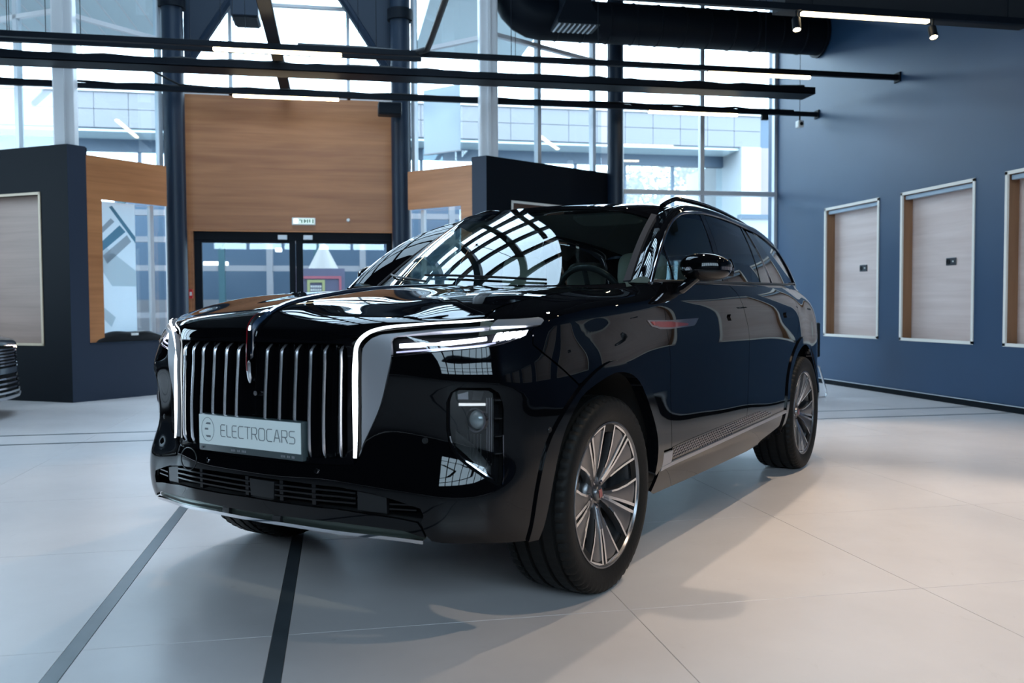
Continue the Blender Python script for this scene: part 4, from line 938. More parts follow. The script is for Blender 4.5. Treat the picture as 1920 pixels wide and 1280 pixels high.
for s in (1, -1):
    q = [(.462, .443), (.562, .436), (.562, .494), (.518, .504), (.462, .512)]; link('intake_blank', panel_mesh('intake_blank', LOW, [(s*u, v) for u, v in q][::s], step=.02, off=-.012, rim=.02), 'satin_black', CAR, loc=(0, 0, 0))
    for z in (.455, .472): ribbon('side_vane', LOW, [(s*u, z) for u in np.linspace(.57, .665, 8)], .005, 'gloss_black', CAR, off=-.01, rim=.02, both_sides=False)
for u, v in ((.3195, .572), (-.2245, .563), (.694, .684), (-.694, .684), (1.172, .70), (-1.172, .70)):
    P = LOW([(u, v)])[0]; N = LOW.normal([(u, v)])[0]
    cl('parking_sensor', MB().lathe([(0, .004), (.007, .004), (.0085, .002), (.0105, .002), (.0105, -.01), (0, -.01)], P, N, 20, False), 'satin_black' if abs(u) > .5 else 'chrome_dark', CAR)
ring = [LOW([(-.352+.056*math.cos(a), .556+.042*math.sin(a))])[0]+LOW.normal([(-.352, .556)])[0]*.0008 for a in np.linspace(0, 2*PI, 33)[:-1]]
cl('tow_cover_line', MB().tube(ring, .0018, 6, closed=True), 'satin_black')

# --- grille: recessed panel, twelve upright slats, number plate
gr = [(0, .591), (.2, .593), (.40, .598), (.455, .603), (.468, .63), (.466, .95), (.462, 1.0), (.44, 1.026), (.3, 1.026), (0, 1.026)]
grf = gr+[(-u, v) for u, v in gr[-2:0:-1]]
link('grille_back', panel_mesh('grille_back', LOW, grf, step=.03, off=-.045, gap=-.01, rim=0), 'gloss_black', CAR, loc=(0, 0, 0))
edge = [(0, .590), (.2, .592), (.40, .597), (.452, .601), (.450, .625), (.448, .95), (.447, 1.0), (.44, 1.024), (.3, 1.024), (0, 1.024)]
inner = [(0, .612), (.2, .614), (.39, .618), (.424, .624), (.430, .64), (.430, .95), (.428, .99), (.415, 1.004), (.3, 1.006), (0, 1.006)]
link('grille_frame', panel_mesh('grille_frame', LOW, edge+[(-u, v) for u, v in edge[-2:0:-1]], [inner+[(-u, v) for u, v in inner[-2:0:-1]]], step=.03, off=-.004, gap=0, rim=.04), 'gloss_black', CAR, loc=(0, 0, 0))
def slat(u, s, front=False):
    vs = np.concatenate([np.linspace(.616, .97, 16), [.985, .995, 1.002]]); P = LOW([(s*u, v) for v in vs]); N = LOW.normal([(s*u, v) for v in vs])
    mb = MB(); n = len(vs)
    for k in range(n):
        e = 0 if vs[k] < .975 else -.030*((vs[k]-.975)/.027)**1.5
        if k == 0: e = -.014
        if k == 1: e = -.002
        w_ = .0058 if k else .002
        side = np.array([-N[k][1], N[k][0], 0]); side /= np.linalg.norm(side)
        for a, d in (((-1.25, -.040), (-1.0, e-.004), (-.45, e+.001), (.45, e+.001), (1.0, e-.004), (1.25, -.040)) if front else ((-.8, -.045), (-1.1, -.03), (-1.0, e-.008), (1.0, e-.008), (1.1, -.03), (.8, -.045))): mb.v.append(tuple(P[k]+N[k]*d+side*w_*a))
    for k in range(n-1):
        for j in range(5): mb.f.append((k*6+j, k*6+j+1, k*6+7+j, k*6+6+j))
    mb.f.append(tuple(range(6))); mb.f.append(tuple((n-1)*6+j for j in range(6)))
    return mb
for u in (.074, .142, .212, .279, .341, .405):
    for s in (1, -1):
        sl = cl('grille_slat', slat(u, s), 'gloss_black', CAR, angle=50); fr_ = slat(u, s, True)
        fr_.f = [f for f in fr_.f if len(f) == 4 and all(i % 6 in (1, 2, 3, 4) for i in f)]; cl('slat_edge', fr_, 'chrome_slat', sl, angle=50)
for u in (.108, .177, .2455, .31, .373):
    for s in (1, -1):
        P = LOW([(s*u, v) for v in np.linspace(.62, 1.0, 12)]); N = LOW.normal([(s*u, v) for v in np.linspace(.62, 1.0, 12)])
        cl('grille_rib', MB().tube([tuple(p-n*.032) for p, n in zip(P, N)], .0035, 6), 'gloss_black', CAR)
cl('camera_dot', MB().lathe([(0, .004), (.009, .004), (.011, 0), (.011, -.02), (0, -.02)], LOW([(-.0, .822)])[0]-np.array([.03, 0, 0]), (1, 0, 0), 20, False), 'chrome_dark')
# plate
pc = np.array([.958, 0, .669]); 
plate = cl('plate_holder', MB().box(.925, .956, -.268, .268, .600, .738), 'plate_frame', CAR, bevel=.006)
cl('plate_box', MB().box(.885, .928, -.250, .250, .612, .728), 'satin_black', CAR, bevel=.006)
cl('plate_face', MB().box(.955, .9575, -.262, .262, .626, .734), 'plate_white', plate, smooth=False)
def stext(s_, size, y, z, m, x=.9580, sp=1.0, bold=0.0):
    me = text_mesh(s_, size, .0004, bold, sp); me.transform(Matrix(((0, 0, 1, x), (1, 0, 0, y), (0, 1, 0, z), (0, 0, 0, 1)))); link('lettering', me, m, plate, loc=(0, 0, 0))
def strokes(paths, x, y0, z0, h, w, m):
    mb = MB()
    for p in paths: mb.tube([(x, y0+a*h, z0+b*h) for a, b in p], w, 6)
    return cl('lettering', mb, m, plate)
GL = {'E': [[(.55, 1), (.12, 1), (.0, .88), (0, .12), (.12, 0), (.55, 0)], [(0, .52), (.5, .52)]], 'L': [[(0, 1), (0, .12), (.1, 0), (.5, 0)]], 'C': [[(.62, 1), (.14, 1), (0, .86), (0, .14), (.14, 0), (.62, 0)]],
      'T': [[(-.05, 1), (.62, 1)], [(.285, 1), (.285, 0)]], 'R': [[(0, 0), (0, 1), (.5, 1), (.6, .88), (.6, .58), (.5, .45), (0, .45)], [(.36, .45), (.64, 0)]], 'O': [[(.14, 1), (.56, 1), (.70, .86), (.70, .14), (.56, 0), (.14, 0), (0, .14), (0, .86), (.14, 1)]],
      'A': [[(0, 0), (.30, 1), (.40, 1), (.70, 0)], [(.12, .34), (.58, .34)]], 'S': [[(.62, 1), (.12, 1), (0, .88), (0, .64), (.12, .53), (.50, .51), (.62, .38), (.62, .12), (.50, 0), (0, 0)]]}
y = -.143; adv = {'E': .0305, 'L': .0265, 'C': .033, 'T': .0315, 'R': .0335, 'O': .0375, 'A': .0365, 'S': .033}; h = .043
for ch in 'ELECTROCARS':
    strokes(GL[ch], .9577, y, .660, h, .0017, 'plate_ink'); y += adv[ch]*1.075
cl('lettering', MB().tube([(.9577, -.214+.034*math.cos(a), .681+.044*math.sin(a)) for a in np.linspace(0, 2*PI, 49)[:-1]], .0009, 5, closed=True), 'plate_ink', plate)
for pl in ([(-.226, .700), (-.219, .707), (-.199, .707), (-.199, .700)], [(-.231, .679), (-.229, .686), (-.212, .686), (-.212, .679)], [(-.226, .659), (-.219, .652), (-.199, .652), (-.199, .659)]):
    cl('lettering', MB().prism([(a, b) for a, b in pl], lambda u, v, t: (.9575+t, u, v), 0, .0006), 'plate_ink', plate, smooth=False)
for y0, n, w_ in ((-.09, 10, .008), (.165, 9, .0075)):
    for k in range(n):
        if k in (3, 6): continue
        cl('lettering', MB().box(.9562, .957, y0+k*w_, y0+k*w_+w_*.62, .6085, .6165), 'silver_satin', plate, smooth=False)
cl('plate_screw', MB().lathe([(0, .002), (.005, .002), (.005, 0), (0, 0)], (.9565, -.246, .612), (1, 0, 0), 12, False), 'chrome_dark', plate)

# --- bonnet, spine and flag ornament
hood = link('bonnet', panel_mesh('bonnet', HOOD, [(-.83, 0), (.83, 0), (.83, 1.32), (-.83, 1.32)], step=.022, gap=.002), 'paint_black', CAR, loc=(0, 0, 0))
sp = [HOOD([(0, v)])[0]+np.array([0, 0, .004]) for v in np.linspace(1.30, .10, 24)]
mb = MB(); 
def strip3(path, w, hgt):
    mb = MB(); n = len(path)
    for k, p in enumerate(path):
        t = np.array(path[min(k+1, n-1)])-np.array(path[max(k-1, 0)]); t /= np.linalg.norm(t); nn = np.cross(t, (0, 1, 0)); nn = nn if nn[2]+nn[0] > 0 else -nn
        ww = w(k/(n-1)); hh = hgt(k/(n-1))
        for a, b in ((-1, -.01), (-.8, hh*.6), (-.25, hh), (.25, hh), (.8, hh*.6), (1, -.01)): mb.v.append(tuple(np.array(p)+np.array([0, a*ww, 0])+nn*b))
    for k in range(n-1):
        for j in range(5): mb.f.append((k*6+j, k*6+j+1, k*6+7+j, k*6+6+j))
    mb.f.append(tuple(range(6))); mb.f.append(tuple((n-1)*6+j for j in range(6))); return mb
cl('bonnet_spine', strip3(sp, lambda t: .006+.008*t, lambda t: .003+.006*t), 'chrome_dark', CAR)
orn = [HOOD([(0, v)])[0]+np.array([.004, 0, .006]) for v in np.linspace(.115, .0, 10)]+[(.938, 0, .98), (.942, 0, .94), (.942, 0, .905), (.940, 0, .88), (.934, 0, .866)]
flag = cl('flag_ornament', strip3(orn, lambda t: .0145 if t < .9 else .0145*(1-(t-.9)*7), lambda t: .012+.012*math.sin(PI*min(1, t*1.2))), 'chrome_car', CAR)
mb = MB(); n = len(orn)
for k in range(1, n-2):
    p = np.array(orn[k]); t = np.array(orn[k+1])-np.array(orn[k-1]); t /= np.linalg.norm(t); nn = np.cross(t, (0, 1, 0)); nn = nn if nn[2]+nn[0] > 0 else -nn
    tt = k/(n-1); hh = .012+.012*math.sin(PI*min(1, tt*1.2))
    mb.v.append(tuple(p+np.array([0, -.0125, 0])+nn*(hh*.62))); mb.v.append(tuple(p+np.array([0, -.0036, 0])+nn*(hh*1.0+.0012))); mb.v.append(tuple(p+np.array([0, .0002, 0])+nn*(hh*1.0+.0012)))
m_ = len(mb.v)//3
for k in range(m_-1): mb.f += [(3*k, 3*k+1, 3*k+4, 3*k+3), (3*k+1, 3*k+2, 3*k+5, 3*k+4)]
cl('flag_enamel', mb, 'red_glass', flag)

# --- light signature, silver blades, headlamps
ribbon('daylight_strip', LOW, sm(O_['drl_mid'], 5), .0125, 'drl', CAR, off=.010, rim=.0, step=.008, field=lambda V: -(np.abs(V[:, 0])-.461)*1.2*np.clip((.985-V[:, 1])/.05, 0, 1), wfun=lambda t: (.6+4*t if t < .1 else 1) if t < .95 else max(.15, (1-t)*20))
sv = [(.470, .628)]+sm(O_['silver_in'][:6], 4)+O_['silver_in'][6:]+[(.935, 1.060), (.74, 1.045), (.592, 1.029), (.580, 1.024), (.5745, 1.012)]+sm([(.577, .995), (.5785, .971), (.571, .927), (.553, .855), (.534, .791), (.508, .728), (.484, .674)], 3)
both('silver_blade', LOW, sv, 'silver_satin', CAR, step=.014, off=.004, rim=.02, gap=.0005)
both('headlamp_tip', LOW, [(.938, 1.062), (.95, 1.086), (.96, 1.096), (1.05, 1.101), (1.15, 1.107), (1.168, 1.101), (1.176, 1.089), (1.158, 1.069), (1.10, 1.066)], 'silver_satin', CAR, step=.014, off=.006, rim=.02, gap=.0005)
hl = sm(O_['headlight'][:3], 4)[:-1]+[(.592, 1.026), (.74, 1.042), (.939, 1.057), (1.1, 1.064), (1.134, 1.066)]+sm([(1.134, 1.066), (1.108, 1.041), (1.047, 1.022), (.969, 1.004), (.869, .992), (.709, .98), (.575, .968)], 4)[1:]
bowl = both('headlamp', LOW, hl, 'cavity', CAR, step=.02, off=-.04, rim=-.04, gap=-.003)
both('lamp_lens', LOW, hl, 'lamp_glass', bowl, step=.02, off=.001, rim=.004, gap=.001)
ribbon('led_bar', LOW, sm([(.598, .999), (.66, 1.004), (.72, 1.009), (.80, 1.016), (.93, 1.030)], 8), .013, 'headlight_led', bowl, off=-.020, rim=.01, step=.008, wfun=lambda t: 1.0 if t < .38 else (.45 if t < .6 else .95))
for k in range(5):
    u = .955+.030*k
    both('led_cube', LOW, [(u, 1.018+.002*k), (u+.022, 1.021+.002*k), (u+.040, 1.050+.001*k), (u+.018, 1.048+.001*k)], 'headlight_led', bowl, step=.012, off=-.016, rim=.01, gap=0)
ribbon('led_under', LOW, sm([(.590, .979), (.71, .989), (.87, 1.000), (.96, 1.010)], 6), .004, 'headlight_soft', bowl, off=-.012, rim=.006, step=.01)
ribbon('lamp_bezel', LOW, sm([(.576, .969), (.709, .981), (.869, .993), (.969, 1.005), (1.047, 1.023)], 6), .003, 'chrome_dark', bowl, off=.004, rim=.006, step=.01)

# --- fog lamp clusters
fcav = both('fog_lamp', LOW, fog_hole, 'cavity', CAR, step=.02, off=-.045, rim=-.045, gap=-.004)
flens = [(.796, .846), (.818, .856), (.913, .852), (.930, .842), (.934, .815), (.934, .552), (.911, .568), (.864, .603), (.816, .642), (.793, .678), (.785, .727), (.786, .815)]
both('lamp_lens', LOW, flens, 'lamp_glass', fcav, step=.02, off=-.004, rim=.004, gap=.001)
ribbon('lens_bezel', LOW, sm([(.786, .70), (.793, .676), (.815, .640), (.864, .601), (.911, .566), (.932, .551)], 5), .004, 'chrome_car', fcav, off=-.002, rim=.006, step=.01)
ribbon('lamp_bar', LOW, [(u, .802) for u in np.linspace(.815, .908, 8)], .007, 'lamp_bar', fcav, off=-.018, rim=.01, step=.01)
for s in (0, 1):
    sg = -1 if s else 1
    P = LOW([(sg*.885, .75)])[0]; N = LOW.normal([(sg*.885, .75)])[0]
    mb = MB(); nu = 16
    c0 = P-N*.038
    mb.lathe([(.034*math.cos(a), .034*math.sin(a)*.8) for a in np.linspace(0, PI/2, 7)], c0, (1, 0, .0), 20, False)
    cl('projector', mb, 'lens_ball', fcav[s], angle=80)
    mb = MB().lathe([(.036, 0), (.042, 0), (.042, .02), (.036, .02)], c0, (1, 0, 0), 20); cl('projector_ring', mb, 'chrome_dark', fcav[s])
for k in range(3): ribbon('lamp_rib', LOW, [(.912+.008*k, v) for v in np.linspace(.60+.01*k*0, .825, 8)], .0025, 'chrome_dark', fcav, off=-.014, rim=.008, step=.02)
for k in range(5): ribbon('lamp_fin', LOW, [(.845+.012*k, v) for v in np.linspace(.64-.012*k, .70, 5)], .003, 'satin_black', fcav, off=-.026, rim=.008, step=.02)
both('lamp_inner', LOW, [(.80, .72), (.87, .665), (.93, .60), (.93, .57), (.87, .612), (.80, .665)], 'satin_black', fcav, step=.02, off=-.03, rim=.01)
both('lamp_cluster', LOW, [(.81, .835), (.85, .845), (.85, .815), (.81, .815)], 'chrome_dark', fcav, step=.02, off=-.03, rim=.01)
both('lamp_cluster', LOW, [(.865, .848), (.905, .845), (.895, .812), (.86, .815)], 'gloss_black', fcav, step=.02, off=-.025, rim=.01)
for z in (.815, .754, .694, .636): both('vent_bar', LOW, [(.940, z), (.964, z), (.964, z+.003), (.940, z+.003)], 'satin_black', fcav, step=.01, off=-.006, rim=.02, gap=0)
ribbon('vent_edge', LOW, sm([(.966, .70), (.966, .62), (.963, .565), (.957, .537)], 5), .003, 'chrome_dark', fcav, off=.001, rim=.004, step=.02)

# --- flanks
arch_f_out = sm(O_['arch_out'], 5); 
fender = [(1.116, .996), (1.161, .966), (1.242, .916), (1.356, .846)]
fe = [(.918, 1.125), (.935, 1.110), (.957, 1.099), (1.05, 1.104), (1.15, 1.110), (1.172, 1.103), (1.180, 1.089), (1.160, 1.066), (1.136, 1.062), (1.112, 1.040), (1.124, 1.030), (1.114, .997)] + fender[1:] + [p for p in arch_f_out if p[0] > 1.37] \
   + [(2.14, .485), (2.268, .485), (2.263, .679), (2.247, .874), (2.222, .95), (2.202, 1.023), (2.194, 1.08), (2.194, 1.129), (2.20, 1.20), (1.9, 1.20), (1.6, 1.20), (1.3, 1.20), (1.1, 1.20), (.95, 1.2), (.925, 1.17)]
both('front_fender', LOW, fe, 'paint_black', CAR, step=.024, gap=.0018)
dm = sm(O_['door_mid'], 4)
fd = [(2.20, 1.20), (2.194, 1.129), (2.194, 1.08), (2.202, 1.023), (2.222, .95), (2.247, .874), (2.263, .679), (2.268, .485), (2.272, .412), (2.8, .418), (3.36, .428), (3.375, .48)] + dm[::-1][0:] + [(3.234, 1.20)]
both('front_door', LOW, fd, 'paint_black', CAR, step=.028, gap=.002)
rarc = circ(RX, WZ, .525, 118, 180, 14)        # forward quarter of the rear arch (x ahead of axle is +)
rarc_f = [(sx(RX+.525*math.cos(math.radians(a))), WZ+.525*math.sin(math.radians(a))) for a in np.linspace(58, 6, 14)]
rd = [(3.234, 1.20)] + dm + [(3.375, .48), (3.36, .428), (4.0, .438), (4.215, .443)] + rarc_f[::-1] + [(4.60, .99), (4.655, 1.07), (4.665, 1.12), (4.66, 1.20)]
both('rear_door', LOW, rd, 'paint_black', CAR, step=.028, gap=.002)
rarc_r = [(sx(RX+.525*math.cos(math.radians(a))), WZ+.525*math.sin(math.radians(a))) for a in np.linspace(58, 186, 30)]
qp = [(4.66, 1.20), (4.665, 1.12), (4.655, 1.07), (4.60, .99)] + rarc_r + [(5.3, .30), (6.0, .30), (6.48, .30), (6.48, 1.20), (5.6, 1.2)]
both('rear_quarter', LOW, qp, 'paint_black', CAR, step=.04, gap=.002)
# arch trims
fin = circ(FX, WZ, .474, 186, -6, 40) if False else None
def arch_trim(cx_, r0, outer, a0, a1):
    inner = [(sx(cx_+r0*math.cos(math.radians(a))), WZ+r0*math.sin(math.radians(a))) for a in np.linspace(a1, a0, 40)]
    return outer+inner
ai = sm(O_['arch_in'], 5)
both('arch_trim', LOW, [(1.066, .326)]+arch_f_out[1:]+[(2.150, .50), (2.152, .42), (2.10, .39)]+ai[::-1]+[(1.115, .325)], 'gloss_black', CAR, step=.02, off=.010, rim=.05, gap=.0)
ro = [(sx(RX+.527*math.cos(math.radians(a))), WZ+.527*math.sin(math.radians(a))) for a in np.linspace(-10, 188, 44)]; ri = [(sx(RX+.470*math.cos(math.radians(a))), WZ+.470*math.sin(math.radians(a))) for a in np.linspace(188, -10, 44)]
both('arch_trim', LOW, ro+ri, 'gloss_black', CAR, step=.02, off=.010, rim=.05, gap=.0)
# sill, chrome strip, patterned sill guard
both('sill', LOW, [(2.15, .30), (2.16, .40), (2.272, .403), (2.8, .411), (3.4, .424), (4.22, .438), (4.23, .36), (4.26, .305), (3.6, .275), (2.6, .275), (2.2, .28)], 'paint_black', CAR, step=.03, gap=.001)
ribbon('sill_strip', LOW, sm([(2.150, .408), (2.287, .414), (2.8, .424), (3.412, .437), (4.25, .452)], 8), .017, 'silver_satin', CAR, off=.010, rim=.012, step=.02)
both('strip_end', LOW, [(2.150, .400), (2.268, .405), (2.268, .478), (2.145, .478)], 'silver_satin', CAR, step=.02, off=.008, rim=.01)
guard = [(2.274, .424), (2.8, .434), (3.4, .448), (3.86, .458), (3.93, .466), (3.90, .482), (3.815, .500), (3.70, .510), (3.588, .514), (3.30, .510), (2.8, .503), (2.40, .494), (2.274, .488)]
gd = both('sill_guard', LOW, guard, 'gloss_black', CAR, step=.03, off=.002, rim=.006, gap=0)
G2 = np.array(guard)
for s in (0, 1):
    mb = MB(); sg = -1 if s else 1; k = 0
    for r in range(7):
        for c in range(46):
            u = 2.285+.036*c+(.018 if r % 2 else 0); v = .428+.0125*r+(u-2.28)*.022
            cell = [(u, v), (u+.010, v+.0045), (u+.024, v+.0045), (u+.031, v), (u+.022, v-.0045), (u+.009, v-.0045)]
            if not inside(np.array(cell), G2).all(): continue
            P = LOW(np.array(cell)*[1, 1]); P[:, 1] *= sg; N = LOW.normal([cell[0]])[0]*[1, sg, 1]; o = len(mb.v)
            mb.v += [tuple(p+N*.0035) for p in P]; cen = P.mean(0)+N*.0075; mb.v.append(tuple(cen))
            mb.f += [(o+i, o+(i+1) % 6, o+6) for i in range(6)]
    cl('guard_cells', mb, 'chrome_dark', gd[s], smooth=False, kind='stuff')
# fender badge and handles
bd = both('fender_badge', LOW, [(1.985, 1.064), (2.03, 1.044), (2.12, 1.032), (2.24, 1.029), (2.54, 1.037), (2.565, 1.046), (2.605, 1.066), (2.24, 1.062)], 'chrome_dark', CAR, step=.014, off=.004, rim=.006, gap=0)
both('badge_enamel', LOW, [(2.02, 1.060), (2.05, 1.048), (2.13, 1.039), (2.24, 1.037), (2.44, 1.040), (2.46, 1.048), (2.24, 1.057)], 'red_glass', bd, step=.014, off=.008, rim=.004, gap=0)
for u0 in (3.19, 4.36):
    hd = both('door_handle', LOW, [(u0-.13, 1.066), (u0-.115, 1.076), (u0+.10, 1.074), (u0+.125, 1.064), (u0+.10, 1.052), (u0-.11, 1.050)], 'gloss_black', CAR, step=.016, off=.010, rim=.014, gap=0)
# --- inner shell, underbody, wheel housings (dark, seen only in the gaps)
for mi in (0, 1):
    sg = -1 if mi else 1
    shell = [(.05, .32), (1.05, .32), (1.05, .5), (1.13, .70), (1.30, .84), (1.5, .93), (1.75, .93), (1.97, .84), (2.13, .70), (2.2, .5), (2.2, .28), (4.18, .28), (4.18, .5), (4.25, .70), (4.42, .84), (4.62, .925), (4.87, .925), (5.08, .84), (5.24, .70), (5.32, .5), (5.32, .34), (6.48, .34), (6.48, 1.17), (.98, 1.16), (.95, 1.04), (.6, 1.0), (.5, .95), (.5, .60), (.05, .58)]
    link('inner_shell', panel_mesh('inner_shell', LOW, shell, step=.05, off=-.07, rim=0, gap=0, mirror=bool(mi)), 'matt_black', CAR, loc=(0, 0, 0))
    for wx in (FX, RX):
        mb = MB(); n = 26; r = .505
        for k in range(n):
            a = math.radians(12+156*k/(n-1)); mb.v += [(wx+r*math.cos(a), sg*.52, WZ+r*math.sin(a)), (wx+r*math.cos(a), sg*.955, WZ+r*math.sin(a))]
        for k in range(n-1): mb.f.append((2*k, 2*k+1, 2*k+3, 2*k+2))
        mb.v.append((wx, sg*.52, WZ)); c = len(mb.v)-1
        for k in range(n-1): mb.f.append((c, 2*k, 2*k+2))
        cl('wheel_liner', mb, 'matt_black', CAR, angle=60)
cl('underbody', MB().box(-3.95, .40, -.62, .62, .24, .29).box(-2.55, -.56, -.82, .82, .25, .29), 'matt_black', CAR, smooth=False)
cl('nose_core', MB().box(.45, .72, -.50, .50, .40, .98), 'matt_black', CAR, smooth=False)
# --- windscreen, roof, pillars
both_dlo = [(-.583, 1.239), (-.70, 1.338), (-.861, 1.448), (-1.036, 1.538), (-1.212, 1.599), (-1.378, 1.631), (-1.649, 1.655), (-1.906, 1.659), (-2.215, 1.652), (-2.489, 1.637), (-2.845, 1.618), (-3.142, 1.583), (-3.376, 1.53), (-3.52, 1.43), (-3.655, 1.29)]
screen = link('windscreen', panel_mesh('windscreen', SCREEN, [(-.775, .004), (0, -.004), (.775, .004), (.780, .3), (.780, .6), (.772, .765), (.66, .783), (.4, .79), (0, .792), (-.4, .79), (-.66, .783), (-.772, .765), (-.780, .6), (-.780, .3)], step=.035, rim=.005, gap=0), 'car_glass', CAR, loc=(0, 0, 0))
link('screen_header', panel_mesh('screen_header', SCREEN, [(-.79, .770), (-.66, .786), (-.4, .793), (0, .795), (.4, .793), (.66, .786), (.79, .770), (.79, .84), (-.79, .84)], step=.03, rim=.01, gap=0, off=.001), 'paint_black', CAR, loc=(0, 0, 0))
link('roof', panel_mesh('roof', ROOF, [(-.665, 0), (.665, 0), (.665, 2.88), (-.665, 2.88)], step=.05, rim=.01, gap=0), 'paint_black', CAR, loc=(0, 0, 0))
link('roof_lining', panel_mesh('roof_lining', ROOF, [(-.65, .12), (.65, .12), (.65, 2.6), (-.65, 2.6)], step=.08, rim=0, gap=0, off=-.05), 'headliner', CAR, loc=(0, 0, 0))
dl = sm([(x, z) for x, z in both_dlo], 6); DX = np.array([p[0] for p in dl]); DZ_ = np.array([p[1] for p in dl])
def dlo_at(i):      # i in 0..1 along the outline by arc length
    s_ = np.concatenate([[0], np.cumsum(np.hypot(np.diff(DX), np.diff(DZ_)))]); return np.interp(i*s_[-1], s_, DX), np.interp(i*s_[-1], s_, DZ_), s_[-1]
Ltot = dlo_at(0)[2]
def e_pairs():
    a = []
    iapex = .265
    for k in range(22): t = k/21; a.append((SCREEN([(.79, .84*t)])[0], iapex*t))
    for k in range(1, 40): t = k/39; a.append((ROOF([(.665, 2.70*t)])[0], iapex+(.905-iapex)*t))
    return a
def pillar_mesh(s):
    mb = MB(); prs = e_pairs(); m = 9
    for e1, i in prs:
        x, z, _ = dlo_at(i); e2 = GLASS([(-x, z)])[0]; n2 = GLASS.normal([(-x, z)])[0]; mid = (e1+e2)/2; out = np.array([.12, .62, .75]); out /= np.linalg.norm(out)
        wd = np.linalg.norm(e1-e2); c = mid+out*min(.075, wd*.42)
        for k in range(m):
            t = k/(m-1); p = (1-t)**2*e1+2*t*(1-t)*c+t*t*(e2+n2*.004); mb.v.append((p[0], p[1]*s, p[2]))
    for r in range(len(prs)-1):
        for k in range(m-1): mb.f.append((r*m+k, r*m+k+1, (r+1)*m+k+1, (r+1)*m+k))
    return mb
for s in (1, -1):
    cl('pillar_and_rail', pillar_mesh(s), 'paint_black', CAR, angle=75)
    path = [SCREEN([(.79, v)])[0]*[1, s, 1]+np.array([.004, 0, .004]) for v in np.linspace(.01, .82, 20)]
    mb = MB()
    for k, v in enumerate(np.linspace(.005, .825, 20)):
        P0 = SCREEN([(.768, v)])[0]; P1 = SCREEN([(.800, v)])[0]; N = SCREEN.normal([(.785, v)])[0]
        for p, o in ((P0, .003), (P0, .010), (P1, .012), (P1, .0)): q = p+N*o; mb.v.append((q[0], q[1]*s, q[2]))
    for k in range(19):
        for j in range(3): mb.f.append((k*4+j, k*4+j+1, k*4+5+j, k*4+4+j))
    mb.f += [(0, 1, 2, 3), (76, 77, 78, 79)]
    cl('screen_moulding', mb, 'grey_moulding', CAR, angle=30)
for s in (1, -1):      # body corner between bonnet, wing top and pillar foot
    mb = MB(); n = 16
    for k in range(n):
        t = k/(n-1); a = LOW([(sx(-.22-.46*t), 1.199)])[0]
        if t < .7: b = HOOD([(.828, 1.02+.30*t/.7)])[0]
        else: q = (t-.7)/.3; b = HOOD([(.828, 1.32)])[0]*(1-q)+SCREEN([(.785, .01)])[0]*q
        for j in range(5):
            f = j/4; p = a*(1-f)+b*f+np.array([0, 0, -.004]); mb.v.append((p[0], p[1]*s, p[2]))
    for k in range(n-1):
        for j in range(4): mb.f.append((k*5+j, k*5+j+1, k*5+6+j, k*5+5+j))
    cl('pillar_foot', mb, 'paint_black', CAR, angle=75)
# tail: upper quarter and rear window
def tail_chart():
    T = []
    for y_, f in ((0, 0), (.25, .25), (.45, .45), (.585, .60), (.66, .74)):
        a = ROOF([(min(y_, .665), 2.88)])[0]; u = 6.48-f*1.05; b = LOW([(u, 1.20)])[0]
        T.append([a, a*.6+b*.4+np.array([-.05, 0, .02]), b])
    return mirrored([0, .25, .45, .585, .69], [0, .18, .36], T)
TAIL = tail_chart()
link('tailgate_glass', panel_mesh('tailgate_glass', TAIL, [(-.66, .02), (.66, .02), (.66, .34), (-.66, .34)], step=.06, rim=.004, gap=0), 'car_glass_dark', CAR, loc=(0, 0, 0))
for s in (1, -1):
    mb = MB(); m = 7; n = 14
    for k in range(n):
        t = k/(n-1)
        i = .905+(1-.905)*t; x, z, _ = dlo_at(i); e2 = GLASS([(-x, z)])[0]
        e1 = ROOF([(.665, 2.70+.18*min(1, t*4))])[0] if t < .25 else TAIL([(.69, .36*(t-.25)/.75)])[0]
        c = (e1+e2)/2+np.array([-.02, .05, .02])
        for j in range(m): tt = j/(m-1); p = (1-tt)**2*e1+2*tt*(1-tt)*c+tt*tt*e2; mb.v.append((p[0], p[1]*s, p[2]))
    for k in range(n-1):
        for j in range(m-1): mb.f.append((k*m+j, k*m+j+1, (k+1)*m+j+1, (k+1)*m+j))
    cl('rear_pillar', mb, 'paint_black', CAR, angle=75)
    # shoulder fillet between the window line and the body
    mb = MB(); xs_ = np.linspace(-.56, -3.8, 50)
    for x in xs_:
        a = LOW([(sx(x), 1.198)])[0]; zz = np.interp(-x, [.56, 1.0, 3.0, 3.65, 3.8], [1.240, 1.2455, 1.268, 1.29, 1.25]); b = GLASS([(min(-x, 3.6), zz)])[0] if x > -3.66 else a*[1, .985, 1]+[0, 0, .012]
        for q in (a, a*.5+b*.5+[0, .003, .003], b+[0, .003, 0]): mb.v.append((q[0], q[1]*s, q[2]))
    for k in range(len(xs_)-1):
        for j in range(2): mb.f.append((k*3+j, k*3+j+1, k*3+4+j, k*3+3+j))
    cl('waist_moulding', mb, 'paint_black', CAR, angle=75)
